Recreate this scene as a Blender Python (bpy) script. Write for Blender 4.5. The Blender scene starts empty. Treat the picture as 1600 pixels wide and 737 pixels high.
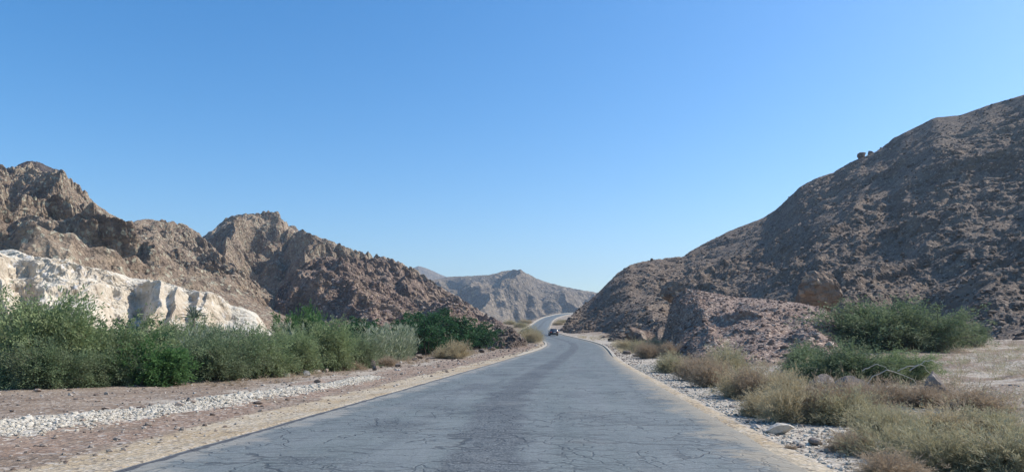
import bpy, math, random
import numpy as np
from mathutils import Vector, Matrix

R = math.radians
scene = bpy.context.scene
COL = scene.collection

# ------------------------------------------------------------------ camera, sky, sun, exposure
F, CX, CY = 1150.0, 800.0, 368.5          # focal length and centre in photo pixels (1600 wide)
PITCH = R(8.0)
CAMH = 1.45
cd = bpy.data.cameras.new('camera'); cam = bpy.data.objects.new('camera', cd); COL.objects.link(cam)
cam.location = (0, 0, CAMH); cam.rotation_euler = (math.pi/2 + PITCH, 0, 0)
cd.sensor_width = 36.0; cd.lens = 36.0*F/1600.0; cd.clip_start = 0.1; cd.clip_end = 20000
scene.camera = cam

SUN_AZ, SUN_EL = R(79), R(43)             # azimuth to the right of straight ahead (+Y)
w = bpy.data.worlds.new("World"); scene.world = w; w.use_nodes = True
nt = w.node_tree; nt.nodes.clear()
out = nt.nodes.new('ShaderNodeOutputWorld'); bg = nt.nodes.new('ShaderNodeBackground')
sky = nt.nodes.new('ShaderNodeTexSky'); sky.sky_type = 'NISHITA'; sky.sun_disc = False
sky.sun_elevation = SUN_EL; sky.sun_rotation = SUN_AZ
sky.altitude = 0; sky.air_density = 1.0; sky.dust_density = 0.9; sky.ozone_density = 2.2
hsv = nt.nodes.new('ShaderNodeHueSaturation'); hsv.inputs['Saturation'].default_value = 1.42
nt.links.new(sky.outputs[0], hsv.inputs['Color']); nt.links.new(hsv.outputs[0], bg.inputs['Color'])
bg.inputs['Strength'].default_value = 0.136
nt.links.new(bg.outputs[0], out.inputs['Surface'])
sl = bpy.data.lights.new('sun', 'SUN'); so = bpy.data.objects.new('sun', sl); COL.objects.link(so)
sl.energy = 4.3; sl.angle = R(0.53); sl.color = (1.0, 0.92, 0.82)
sdir = Vector((math.sin(SUN_AZ)*math.cos(SUN_EL), math.cos(SUN_AZ)*math.cos(SUN_EL), math.sin(SUN_EL)))
so.rotation_euler = sdir.to_track_quat('Z', 'Y').to_euler()
so.location = (60, 40, 80)
vs = scene.view_settings
vs.view_transform = 'Standard'; vs.look = 'None'; vs.gamma = 1; vs.exposure = 0.50; vs.use_curve_mapping = False
scene.cycles.max_bounces = 5; scene.cycles.diffuse_bounces = 2; scene.cycles.glossy_bounces = 2
scene.cycles.transparent_max_bounces = 8; scene.cycles.volume_bounces = 0
scene.cycles.use_denoising = True
HAZE = 0.0002

# ------------------------------------------------------------------ numpy noise
_rs = np.random.RandomState(7)
_perm = _rs.permutation(256); _perm = np.concatenate([_perm, _perm, _perm])
_g = _rs.normal(size=(256, 3)); _g /= np.linalg.norm(_g, axis=1)[:, None]; _g = _g.astype(np.float32)

def perlin(x, y, z):
    x = np.asarray(x, np.float64); y = np.asarray(y, np.float64); z = np.asarray(z, np.float64)
    xi = np.floor(x).astype(np.int64); yi = np.floor(y).astype(np.int64); zi = np.floor(z).astype(np.int64)
    xf = (x-xi).astype(np.float32); yf = (y-yi).astype(np.float32); zf = (z-zi).astype(np.float32)
    u = xf*xf*xf*(xf*(xf*6-15)+10); v = yf*yf*yf*(yf*(yf*6-15)+10); w_ = zf*zf*zf*(zf*(zf*6-15)+10)
    xi &= 255; yi &= 255; zi &= 255
    def c(dx, dy, dz):
        h = _perm[_perm[_perm[xi+dx]+yi+dy]+zi+dz]
        g = _g[h]
        return g[..., 0]*(xf-dx)+g[..., 1]*(yf-dy)+g[..., 2]*(zf-dz)
    a = c(0,0,0)*(1-u)+c(1,0,0)*u; b = c(0,1,0)*(1-u)+c(1,1,0)*u
    e = c(0,0,1)*(1-u)+c(1,0,1)*u; f = c(0,1,1)*(1-u)+c(1,1,1)*u
    return ((a*(1-v)+b*v)*(1-w_)+(e*(1-v)+f*v)*w_)*1.6

def fbm(x, y, z, octv=5, gain=0.5, lac=2.03):
    s = 0; a = 1; t = 0
    for i in range(octv):
        s = s + a*perlin(x+17.3*i, y-9.1*i, z+3.7*i); t += a
        x = x*lac; y = y*lac; z = z*lac; a *= gain
    return s/t

def ridged(x, y, z, octv=6, gain=0.5, lac=2.07):
    s = 0; a = 1; t = 0; wgt = 1.0
    for i in range(octv):
        n = 1-np.abs(perlin(x+11.3*i, y+5.1*i, z-7.7*i)); n = n*n*n
        n = n*wgt; wgt = np.clip(n*1.8, 0.25, 1)
        s = s+a*n; t += a
        x = x*lac; y = y*lac; z = z*lac; a *= gain
    return s/t

def billow(x, y, z, octv=5, gain=0.45, lac=2.1):
    s = 0; a = 1; t = 0
    for i in range(octv):
        n = np.abs(perlin(x+7.3*i, y+3.1*i, z-2.7*i))
        s = s+a*np.sqrt(n+.01); t += a; x = x*lac; y = y*lac; z = z*lac; a *= gain
    return s/t

def sstep(a, b, x):
    t = np.clip((x-a)/(b-a), 0, 1); return t*t*(3-2*t)

# ------------------------------------------------------------------ helpers
def mesh_np(name, V, Fc, mat=None, parent=None, smooth=False, attrs=None, link=True):
    V = np.ascontiguousarray(V, np.float32); Fc = np.ascontiguousarray(Fc, np.int32)
    me = bpy.data.meshes.new(name)
    k = Fc.shape[1]; n = len(Fc)
    me.vertices.add(len(V)); me.vertices.foreach_set('co', V.ravel())
    me.loops.add(n*k); me.loops.foreach_set('vertex_index', Fc.ravel())
    me.polygons.add(n); me.polygons.foreach_set('loop_start', np.arange(0, n*k, k, dtype=np.int32))
    me.polygons.foreach_set('loop_total', np.full(n, k, np.int32))
    me.polygons.foreach_set('use_smooth', np.full(n, smooth, bool))
    me.update(calc_edges=True)
    if attrs:
        for an, av in attrs.items():
            at = me.attributes.new(an, 'FLOAT', 'POINT'); at.data.foreach_set('value', np.ascontiguousarray(av, np.float32).ravel())
    if mat: me.materials.append(mat)
    if not link: return me
    o = bpy.data.objects.new(name, me); COL.objects.link(o)
    if parent: o.parent = parent
    return o

def tag(o, label=None, cat=None, group=None, kind=None):
    if label: o['label'] = label
    if cat: o['category'] = cat
    if group: o['group'] = group
    if kind: o['kind'] = kind
    return o

def empty(name, loc, rz=0):
    o = bpy.data.objects.new(name, None); COL.objects.link(o); o.location = loc; o.rotation_euler = (0, 0, rz)
    o.empty_display_size = 0.3
    return o

def grid_faces(nr, nc):
    i = np.arange(nr*nc).reshape(nr, nc)
    return np.stack([i[:-1, :-1], i[:-1, 1:], i[1:, 1:], i[1:, :-1]], -1).reshape(-1, 4)

def P(px, py, Y):
    u = (px-CX)/F; v = (CY-py)/F
    dy = math.cos(PITCH)-v*math.sin(PITCH); dz = math.sin(PITCH)+v*math.cos(PITCH)
    return np.array([u*Y/dy, Y, CAMH+dz*Y/dy])

# ------------------------------------------------------------------ road centre line and ground height
RD = np.array([  # y, x, z
 (-60, -7.0, 0.0), (-20, -3.3, 0), (8, -0.62, 0), (30, 1.32, 0.0), (54, 3.5, 0.03), (85, 7.0, .30), (105, 8.9, .62), (125, 9.6, 1.05), (160, 7.4, 2.3),
 (200, 7.0, 3.6), (235, 7.8, 4.7), (270, 9.9, 5.9), (330, 13.6, 8.6), (386, 17.6, 11.4), (430, 23, 14.3), (470, 32, 17.2), (500, 44, 19.2), (540, 75, 20.5), (600, 130, 21), (900, 420, 21)], float)
_ys = np.arange(-60, 900, 1.0)
def _sm(a, k):
    ker = np.hanning(2*k+1); ker /= ker.sum(); return np.convolve(np.pad(a, k, mode='edge'), ker, 'valid')
_xr = _sm(np.interp(_ys, RD[:, 0], RD[:, 1]), 14); _zr = _sm(np.interp(_ys, RD[:, 0], RD[:, 2]), 14)
def road_x(y): return np.interp(y, _ys, _xr)
def road_z(y): return np.interp(y, _ys, _zr)
_sl = _sm(np.gradient(_xr), 5)
def road_s(y): return np.interp(y, _ys, _sl)
HW = 3.93
def lateral(x, y):
    s = road_s(y); return (x-road_x(y))/np.sqrt(1+s*s)

def ground_z(x, y):
    x = np.asarray(x, float); y = np.asarray(y, float)
    lat = lateral(x, y)
    z = road_z(y).copy() if hasattr(road_z(y), 'copy') else np.array(road_z(y))
    al = np.abs(lat)-HW
    off = np.clip(al, 0, None)
    L = lat < 0
    # shoulder relief
    amp = sstep(0.3, 3.0, off)
    n1 = fbm(x/6.0, y/6.0, 0*x+2.2, 4); n2 = fbm(x/1.3, y/1.3, 0*x+9.2, 3)
    z = z + amp*(0.16*n1+0.045*n2)
    # left: wadi beyond the bench
    z = z - np.where(L, sstep(11, 26, off)*2.0, 0)*sstep(-40, 10, y)
    # left: white gravel windrow and low brown bench
    ww = windrow(x, y)
    z = z + 0.16*ww*(0.6+0.8*np.abs(n2))
    # far left falls away from the road, ground hummocks
    z = z - np.where(L, sstep(300, 420, y)*np.clip(off-2, 0, 60)*0.28, 0)
    z = z + np.where(L, sstep(4, 25, off)*sstep(110, 190, y)*(1-sstep(300, 380, y))*(1.6+2.2*fbm(x/22, y/22, 0*x+4, 3)), 0)
    # right: rises gently to the hill
    z = z + np.where(~L, sstep(2, 9, off)*(0.25+0.35*n1)+0.035*np.clip(off-6, 0, 60)*sstep(15, 50, y), 0)
    z = z - sstep(520, 900, y)*12
    z = z - 0.03*sstep(0.0, 0.5, off)
    return z

WR = np.array([(-9.2, 2), (-9.2, 8), (-8.9, 11.5), (-7.9, 14), (-7.1, 16.5), (-6.3, 20.5), (-5.3, 27)])
def windrow(x, y):
    xc = np.interp(y, WR[:, 1], WR[:, 0]); wd = np.interp(y, [2, 12, 17, 22, 28], [1.2, 1.05, .8, .6, .35])
    return np.exp(-((x-xc)/wd)**2)*(1-sstep(23, 32, y))*sstep(-6, 3, y)

def on_ground(px, py):
    lo = 4.0; prev = lo
    for Y in np.concatenate([np.arange(4, 60, 0.25), np.arange(60, 500, 1.0)]):
        p = P(px, py, Y)
        if p[2] <= float(ground_z(np.array([p[0]]), np.array([Y]))[0]):
            break
    p[2] = float(ground_z(np.array([p[0]]), np.array([Y]))[0])
    return p
def gz(x, y): return float(ground_z(np.array([x], float), np.array([y], float))[0])

# ------------------------------------------------------------------ material kit
class N:
    def __init__(s, name):
        s.m = bpy.data.materials.new(name); s.m.use_nodes = True; s.t = s.m.node_tree; s.t.nodes.clear()
        s.out = s.t.nodes.new('ShaderNodeOutputMaterial')
        s.b = s.t.nodes.new('ShaderNodeBsdfPrincipled'); s.l(s.b.outputs[0], s.out.inputs[0])
        s.b.inputs['Specular IOR Level'].default_value = 0.2
        s.b.inputs['Roughness'].default_value = 0.9
    def l(s, a, b): s.t.links.new(a, b)
    def new(s, t): return s.t.nodes.new(t)
    def pos(s): return s.new('ShaderNodeNewGeometry').outputs['Position']
    def attr(s, n):
        a = s.new('ShaderNodeAttribute'); a.attribute_name = n; return a.outputs['Fac']
    def val(s, sock, v):
        if isinstance(v, (int, float)): sock.default_value = v
        elif isinstance(v, tuple): sock.default_value = v if len(v) == 4 or sock.type == 'VECTOR' else (*v, 1)
        else: s.l(v, sock)
    def math(s, op, a, b=None, clamp=False):
        n = s.new('ShaderNodeMath'); n.operation = op; n.use_clamp = clamp; s.val(n.inputs[0], a)
        if b is not None: s.val(n.inputs[1], b)
        return n.outputs[0]
    def vmath(s, op, a, b):
        n = s.new('ShaderNodeVectorMath'); n.operation = op; s.val(n.inputs[0], a); s.val(n.inputs[1], b); return n.outputs[0]
    def noise(s, vec, scale, detail=4, rough=0.55, dist=0.0, out='Fac'):
        n = s.new('ShaderNodeTexNoise'); s.val(n.inputs['Vector'], vec); n.inputs['Scale'].default_value = scale
        n.inputs['Detail'].default_value = detail; n.inputs['Roughness'].default_value = rough; n.inputs['Distortion'].default_value = dist
        return n.outputs[out]
    def voro(s, vec, scale, feature='F1', out='Distance', rnd=1.0):
        n = s.new('ShaderNodeTexVoronoi'); n.feature = feature; s.val(n.inputs['Vector'], vec); n.inputs['Scale'].default_value = scale
        n.inputs['Randomness'].default_value = rnd; return n.outputs[out]
    def ramp(s, f, lo, hi, a=0.0, b=1.0):
        n = s.new('ShaderNodeMapRange'); n.interpolation_type = 'SMOOTHSTEP'; s.val(n.inputs[0], f)
        n.inputs[1].default_value = lo; n.inputs[2].default_value = hi; n.inputs[3].default_value = a; n.inputs[4].default_value = b
        return n.outputs[0]
    def mix(s, f, a, b, mode='MIX'):
        n = s.new('ShaderNodeMix'); n.data_type = 'RGBA'; n.blend_type = mode
        s.val(n.inputs[0], f); s.val(n.inputs[6], a); s.val(n.inputs[7], b); return n.outputs[2]
    def bump(s, h, strength, dist, prev=None):
        n = s.new('ShaderNodeBump'); s.val(n.inputs['Height'], h); n.inputs['Strength'].default_value = strength
        n.inputs['Distance'].default_value = dist
        if prev: s.l(prev, n.inputs['Normal'])
        return n.outputs[0]

def rock_material(name, dark, mid, pale, scree, unit, speck=0.25, bump=1.0, paleth=0.62, slope=(0.72, 0.86), top=None):
    """unit: size in metres of the visible blocks"""
    k = N(name); p = k.pos()
    big = k.noise(p, 0.09/unit, 4, .6); med = k.noise(p, 0.5/unit, 5, .65, 0.4); fine = k.noise(p, 2.2/unit, 4, .7)
    c = k.mix(k.ramp(med, .36, .64), dark, mid)
    c = k.mix(k.math('MULTIPLY', k.ramp(big, .4, .68), .55), c, pale)
    c = k.mix(k.ramp(fine, .3, .7, .0, .35), c, tuple(min(1, v*1.35) for v in mid))
    # strata staining running with height
    sz = k.new('ShaderNodeMapping'); sz.inputs['Scale'].default_value = (0.15, 0.15, 1.0); k.l(p, sz.inputs['Vector'])
    st = k.noise(sz.outputs[0], 0.9/unit, 4, .6, .6)
    c = k.mix(k.ramp(st, .52, .7, 0, .35), c, tuple(v*.62 for v in dark))
    # scree on the gentler ground
    nz = k.new('ShaderNodeSeparateXYZ'); k.l(k.new('ShaderNodeNewGeometry').outputs['Normal'], nz.inputs[0])
    sl_ = k.math('ADD', nz.outputs[2], k.ramp(med, .3, .7, -.07, .07))
    c = k.mix(k.ramp(sl_, slope[0], slope[1], 0, .85), c, k.mix(k.ramp(fine, .35, .65), scree, tuple(v*.72 for v in scree)))
    # pale stones and dark gaps
    v = k.voro(p, 1.6/unit, 'F1', 'Color'); sv = k.new('ShaderNodeSeparateColor'); k.l(v, sv.inputs[0])
    c = k.mix(k.math('MULTIPLY', k.ramp(sv.outputs[0], 1-speck, 1.0), .6), c, tuple(min(.6, x*1.5) for x in pale))
    c = k.mix(k.ramp(sv.outputs[1], 1-speck*.7, 1.0, 0, .5), c, tuple(x*.5 for x in dark))
    if top:                                                  # a cap of darker rock: centre, radius, colour
        d_ = k.new('ShaderNodeVectorMath'); d_.operation = 'DISTANCE'; k.l(p, d_.inputs[0]); d_.inputs[1].default_value = top[0]
        q_ = k.math('ADD', d_.outputs['Value'], k.ramp(big, .3, .7, -14, 14))
        c = k.mix(k.ramp(q_, top[1]-5, top[1]+4, .8, 0), c, k.mix(k.ramp(med, .35, .65), tuple(v*.6 for v in top[2]), top[2]))
    k.l(c, k.b.inputs['Base Color'])
    n1 = k.bump(k.noise(p, 0.8/unit, 5, .7), .7*bump, unit*1.2)
    n2 = k.bump(k.voro(p, 1.7/unit), .6*bump, unit*.35, n1)
    k.l(n2, k.b.inputs['Normal'])
    k.b.inputs['Roughness'].default_value = .95
    return k.m

M = {}
M['mount'] = rock_material('mountain_rock', (.115, .087, .068), (.31, .235, .168), (.52, .42, .30), (.35, .265, .19), 1.5, bump=1.6, top=((-219, 358, 84), 34, (.085, .072, .075)))
M['mountfar'] = rock_material('far_mountain_rock', (.09, .075, .06), (.175, .145, .11), (.30, .245, .175), (.235, .19, .135), 6.0, bump=1.2)
M['spur'] = rock_material('spur_rock', (.088, .063, .052), (.205, .150, .118), (.35, .275, .205), (.25, .19, .15), 1.2, bump=1.3)
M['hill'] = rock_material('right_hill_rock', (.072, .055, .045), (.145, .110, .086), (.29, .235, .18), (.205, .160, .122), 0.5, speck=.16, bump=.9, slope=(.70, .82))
M['mound'] = rock_material('right_mound_rock', (.105, .070, .055), (.235, .162, .128), (.42, .335, .27), (.31, .23, .185), 0.24, speck=.28, bump=.8)
M['chalk'] = rock_material('chalk', (.27, .215, .155), (.50, .44, .345), (.62, .575, .48), (.61, .575, .48), 0.9, speck=.10, bump=.45, slope=(.62, .78))
M['rubble'] = rock_material('rubble', (.055, .042, .036), (.13, .10, .085), (.26, .22, .18), (.18, .14, .115), 0.4, speck=.3)

# asphalt: UV-like attributes lat (metres from centre line) and along (metres)
k = N('asphalt')
cb = k.new('ShaderNodeCombineXYZ'); k.l(k.attr('lat'), cb.inputs[0]); k.l(k.attr('along'), cb.inputs[1]); p = cb.outputs[0]; lat = k.attr('lat')
wob = k.noise(p, 0.9, 3, .6, 0, 'Color'); wv = k.vmath('SCALE', k.vmath('SUBTRACT', wob, (.5, .5, .5)), (0, 0, 0))
wv.node.inputs['Scale'].default_value = 0.9
pw = k.vmath('ADD', p, wv)
base = k.mix(k.ramp(k.noise(p, .35, 4, .6), .35, .68), (.098, .120, .117), (.140, .165, .158))
# lengthwise polished wheel tracks and patches
mp = k.new('ShaderNodeMapping'); mp.inputs['Scale'].default_value = (1, .06, 1); k.l(p, mp.inputs[0])
base = k.mix(k.ramp(k.noise(mp.outputs[0], 1.3, 3, .5), .35, .7, 0, .5), base, (.165, .18, .182))
# coarse open band along the middle seam, and a weaker one in the left lane
def band(c, wd, soft):
    d = k.math('ABSOLUTE', k.math('ADD', k.math('SUBTRACT', lat, c), k.ramp(k.noise(p, .8, 3, .6), .2, .8, -.22, .22)))
    return k.ramp(d, wd, wd+soft, 1, 0)
cen = k.math('ADD', k.ramp(k.attr('along'), 4, 20, .48, -.5), k.ramp(k.attr('along'), 24, 58, 0, .5))
mb = k.math('MULTIPLY', band(cen, .36, .3), k.ramp(k.noise(p, .16, 2, .5), .25, .5, .45, 1))
ms = k.new('ShaderNodeMapping'); ms.inputs['Scale'].default_value = (1, .10, 1); k.l(p, ms.inputs[0])
strk = k.math('MULTIPLY', k.ramp(k.noise(ms.outputs[0], 3.2, 4, .65), .50, .72), k.ramp(k.noise(p, .25, 3, .6), .35, .6))
lb = k.math('MULTIPLY', band(-1.75, .3, .5), k.ramp(k.noise(p, .3, 3, .6), .45, .62, 0, .8))
rb = k.math('MULTIPLY', band(1.5, .25, .5), k.ramp(k.noise(pw, .4, 3, .6), .5, .66, 0, .6))
bnd = k.math('MAXIMUM', k.math('MAXIMUM', mb, lb), rb)
grit = k.voro(p, 55, 'F1', 'Color'); gs = k.new('ShaderNodeSeparateColor'); k.l(grit, gs.inputs[0])
coarse = k.mix(k.ramp(gs.outputs[0], .55, .95), (.030, .036, .040), (.17, .185, .185))
base = k.mix(k.math('MULTIPLY', bnd, .9), base, coarse)
base = k.mix(k.ramp(gs.outputs[1], .2, 1.0, 0, .4), base, (.25, .27, .275))
base = k.mix(k.ramp(gs.outputs[2], .7, 1.0, 0, .35), base, (.05, .055, .06))
# transverse cracks
m1 = k.new('ShaderNodeMapping'); m1.inputs['Scale'].default_value = (.28, 1.25, 1); k.l(pw, m1.inputs[0])
e1 = k.voro(m1.outputs[0], .75, 'DISTANCE_TO_EDGE')
c1 = k.math('MULTIPLY', k.ramp(e1, .003, .014, 1, 0), k.ramp(k.noise(p, .33, 3, .6), .36, .50))
# meandering block cracks
e2 = k.voro(k.vmath('ADD', pw, (31.0, 7.0, 0)), .55, 'DISTANCE_TO_EDGE')
c2 = k.math('MULTIPLY', k.ramp(e2, .002, .011, 1, 0), k.ramp(k.noise(k.vmath('ADD', p, (9.0, 4.0, 0)), .4, 3, .6), .42, .54))
# close parallel hairlines
m3 = k.new('ShaderNodeMapping'); m3.inputs['Scale'].default_value = (.35, 3.6, 1); k.l(pw, m3.inputs[0])
e3 = k.voro(m3.outputs[0], .9, 'DISTANCE_TO_EDGE')
c3 = k.math('MULTIPLY', k.ramp(e3, .008, .035, .8, 0), k.ramp(k.noise(k.vmath('ADD', p, (2.0, 14.0, 0)), .45, 3, .6), .44, .56))
cr = k.math('MAXIMUM', k.math('MAXIMUM', c1, c2), c3)
e4 = k.voro(k.vmath('ADD', pw, (3.0, 57.0, 0)), 2.6, 'DISTANCE_TO_EDGE')
c4 = k.math('MULTIPLY', k.ramp(e4, .01, .05, .7, 0), k.ramp(k.noise(k.vmath('ADD', p, (19.0, 3.0, 0)), .5, 3, .6), .40, .54))
st_ = k.ramp(k.noise(k.vmath('ADD', p, (5.0, 8.0, 0)), 1.4, 5, .7), .5, .72, 0, .35)
base = k.mix(st_, base, (.075, .082, .084))
base = k.mix(k.math('MULTIPLY', strk, .5), base, (.062, .072, .078))
base = k.mix(k.ramp(k.noise(k.vmath('ADD', p, (55.0, 8.0, 0)), .7, 5, .7), .52, .72, 0, .4), base, (.20, .205, .19))
cr = k.math('MAXIMUM', cr, c4)
base = k.mix(k.math('MULTIPLY', cr, .72), base, (.034, .038, .042))
# dusty outer edges, dark ravelled rim on the left
base = k.mix(k.ramp(k.math('ADD', lat, k.ramp(k.noise(p, 1.1, 6, .75), .2, .8, -.6, .6)), -3.15, -3.6, 0, .6), base, (.30, .28, .235))
base = k.mix(k.ramp(k.math('ADD', lat, k.ramp(k.noise(p, 1.1, 6, .75), .2, .8, -.6, .6)), 3.1, 3.7, 0, .7), base, (.30, .26, .19))
rim = k.ramp(k.math('ABSOLUTE', k.math('ADD', k.math('ADD', lat, 3.74), k.ramp(k.noise(p, 2.5, 3, .6), .2, .8, -.05, .05))), .05, .10, 1, 0)
base = k.mix(k.math('MULTIPLY', rim, k.ramp(k.attr('along'), 55, 110, .85, .2)), base, (.05, .05, .055))
k.l(base, k.b.inputs['Base Color'])
k.b.inputs['Roughness'].default_value = .72; k.b.inputs['Specular IOR Level'].default_value = .35
nn = k.bump(k.noise(p, 60, 3, .7), .35, .01); nn = k.bump(cr, -.6, .015, nn) if False else nn
n4 = k.new('ShaderNodeBump'); n4.invert = True; k.l(cr, n4.inputs['Height']); n4.inputs['Strength'].default_value = .6; n4.inputs['Distance'].default_value = .02; k.l(nn, n4.inputs['Normal'])
k.l(n4.outputs[0], k.b.inputs['Normal'])
M['asphalt'] = k.m

# ground, attributes: lat, white, red
k = N('desert_ground'); p = k.pos(); lat = k.attr('lat'); wh = k.attr('white'); rd = k.attr('red'); pl = k.attr('pale')
n_b = k.noise(p, .45, 5, .62); n_m = k.noise(p, 2.2, 5, .65); n_f = k.noise(p, 11, 4, .7)
brown = k.mix(k.ramp(n_m, .3, .7), (.16, .116, .082), (.255, .195, .142))
brown = k.mix(k.ramp(n_b, .35, .7, 0, .6), brown, (.33, .27, .205))
red = k.mix(k.ramp(n_m, .3, .7), (.19, .128, .09), (.31, .225, .165))
pale = k.mix(k.ramp(n_f, .32, .66), (.30, .26, .205), (.50, .455, .375))
white = k.mix(k.ramp(n_f, .35, .6), (.33, .30, .245), (.54, .50, .42))
c = k.mix(k.ramp(k.math('ADD', pl, k.ramp(n_b, .25, .75, -.5, .5)), .3, .8), brown, pale)
c = k.mix(k.ramp(k.math('ADD', rd, k.ramp(n_b, .25, .75, -.8, .8)), .4, .8, 0, .85), c, red)
c = k.mix(k.ramp(k.math('ADD', wh, k.ramp(n_m, .25, .75, -.3, .3)), .3, .5), c, white)
al = k.math('ADD', k.math('ABSOLUTE', lat), k.ramp(n_m, .2, .8, -.28, .28))
tanw = k.attr('tan')
tan = k.mix(k.ramp(n_b, .35, .65), (.37, .285, .175), (.44, .38, .28))
c = k.mix(k.ramp(k.math('ADD', tanw, k.ramp(n_b, .2, .8, -.55, .45)), .35, .7, 0, .9), c, tan)
v = k.voro(p, 16, 'F1', 'Color'); sv = k.new('ShaderNodeSeparateColor'); k.l(v, sv.inputs[0])
c = k.mix(k.ramp(sv.outputs[0], .80, .95, 0, .55), c, (.50, .47, .42))
c = k.mix(k.ramp(sv.outputs[1], .80, .95, 0, .6), c, (.075, .062, .055))
k.l(c, k.b.inputs['Base Color'])
n1 = k.bump(k.noise(p, 5, 5, .7), .5, .12); k.l(k.bump(k.voro(p, 16), .5, .03, n1), k.b.inputs['Normal'])
M['ground'] = k.m

def simple(name, col, rough=.8, metal=0, var=.15, scale=6, spec=.3, emis=None):
    k = N(name); t = k.new('ShaderNodeTexCoord').outputs['Object']
    c = k.mix(k.noise(t, scale, 4, .6), tuple(v*(1-var) for v in col), tuple(min(1, v*(1+var)) for v in col))
    k.l(c, k.b.inputs['Base Color']); k.b.inputs['Roughness'].default_value = rough; k.b.inputs['Metallic'].default_value = metal
    k.b.inputs['Specular IOR Level'].default_value = spec
    return k.m

def leaf_material(name, c1, c2, c3, trans=.35):
    k = N(name); t = k.new('ShaderNodeTexCoord').outputs['Object']
    oi = k.new('ShaderNodeObjectInfo').outputs['Random']; r = k.attr('rnd')
    c = k.mix(r, c1, c2); c = k.mix(k.ramp(k.noise(t, 1.6, 3, .6), .4, .65, 0, .6), c, c3)
    c = k.mix(k.math('MULTIPLY', oi, .35), c, tuple((a+b)/2*.8 for a, b in zip(c1, c2)))
    k.l(c, k.b.inputs['Base Color']); k.b.inputs['Roughness'].default_value = .65
    tr = k.new('ShaderNodeBsdfTranslucent'); k.l(c, tr.inputs['Color'])
    mx = k.new('ShaderNodeMixShader'); mx.inputs[0].default_value = trans
    k.l(k.b.outputs[0], mx.inputs[1]); k.l(tr.outputs[0], mx.inputs[2]); k.l(mx.outputs[0], k.out.inputs[0])
    return k.m

M['tam'] = leaf_material('tamarisk_leaf', (.15, .215, .095), (.30, .37, .18), (.23, .245, .13))
M['tamdark'] = leaf_material('tamarisk_leaf_dark', (.115, .17, .085), (.215, .275, .145), (.175, .185, .11))
M['green'] = leaf_material('fresh_leaf', (.06, .14, .045), (.13, .24, .08), (.085, .15, .055), .4)
M['mesq'] = leaf_material('mesquite_leaf', (.022, .075, .030), (.045, .125, .045), (.03, .08, .03), .35)
M['reed'] = leaf_material('reed_leaf', (.10, .15, .07), (.42, .44, .32), (.17, .22, .12), .3)
M['dry'] = leaf_material('dry_leaf', (.42, .34, .20), (.58, .50, .33), (.36, .30, .17), .3)
M['drybrown'] = leaf_material('dry_brown_leaf', (.32, .235, .155), (.48, .38, .27), (.34, .27, .18), .3)
M['sage'] = leaf_material('sage_leaf', (.32, .29, .16), (.53, .49, .32), (.40, .33, .20), .3)
M['palm'] = leaf_material('palm_leaf', (.08, .13, .09), (.14, .19, .13), (.09, .13, .08), .25)
M['bark'] = simple('bark', (.13, .105, .085)); M['barkpale'] = simple('pale_bark', (.34, .29, .23))
M['bleached'] = simple('bleached_wood', (.42, .385, .33), .8)

# ------------------------------------------------------------------ ground sheet
def spaced(a, b, n, pw): return a+(b-a)*np.linspace(0, 1, n)**pw
ty = np.concatenate([np.linspace(-30, 4, 60, endpoint=False), 4+np.cumsum(np.interp(np.linspace(0, 1, 620), [0, .35, .7, 1], [.07, .16, .9, 7.5]))])
ty = np.concatenate([ty, spaced(ty[-1]+10, 9000, 40, 2.0)])
s1 = np.concatenate([[0.0], np.cumsum(np.interp(np.linspace(0, 1, 190), [0, .6, .85, 1], [.06, .14, .9, 9]))]) + HW - 0.12
s1 = np.concatenate([s1, spaced(s1[-1]+15, 6000, 22, 2.2)])
LATS = np.concatenate([-s1[::-1], s1])
Yg, Lg = np.meshgrid(ty, LATS, indexing='ij')
sc_ = np.clip(1+np.clip(Yg-40, 0, None)*0.006, 1, 3.2)       # widen columns with distance, keep the edge on the road
Lw = np.sign(Lg)*(HW-0.12+(np.abs(Lg)-(HW-0.12))*sc_)
S = road_s(Yg)
Xg = road_x(Yg)+Lw*np.sqrt(1+S*S)
# near the tight bend keep it single valued: columns are shifted in x only
Zg = ground_z(Xg, Yg)
off = np.abs(Lw)-HW
Zg = np.where(off < 0.0, road_z(Yg)-0.012, Zg)
left = Lw < 0
tanw = np.where(left, (1-sstep(.9, 1.6, off))*1.0, (1-sstep(.12, .38, off)))
redw = np.where(left, sstep(1.0, 1.8, off)*(1-sstep(3.2, 5.2, off)), 0)*(1-sstep(90, 140, Yg))*.8
palew = np.where(left, np.exp(-((off-3.9)/1.3)**2)*.75*(1-sstep(60, 100, Yg)), (.9-sstep(3.5, 8, off)*.45)*(1-sstep(120, 200, Yg)*.5))
whitew = windrow(Xg, Yg)*1.0 + np.where(left, 0, np.exp(-((off-1.6)/1.2)**2)*.28*(1-sstep(25, 50, Yg)))
nr, nc = Yg.shape
FF = grid_faces(nr, nc)
mid = len(s1)-1                                            # drop the faces under the road (between the two edge columns) only near: keep sheet whole but lower
Vg = np.stack([Xg, Yg, Zg], -1).reshape(-1, 3)
g = mesh_np('ground', Vg, FF, M['ground'], smooth=True, attrs={'lat': Lw, 'tan': tanw, 'red': redw, 'pale': palew, 'white': whitew})
tag(g, 'stony tan and reddish desert ground on both sides of the road', 'ground', kind='structure')

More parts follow.
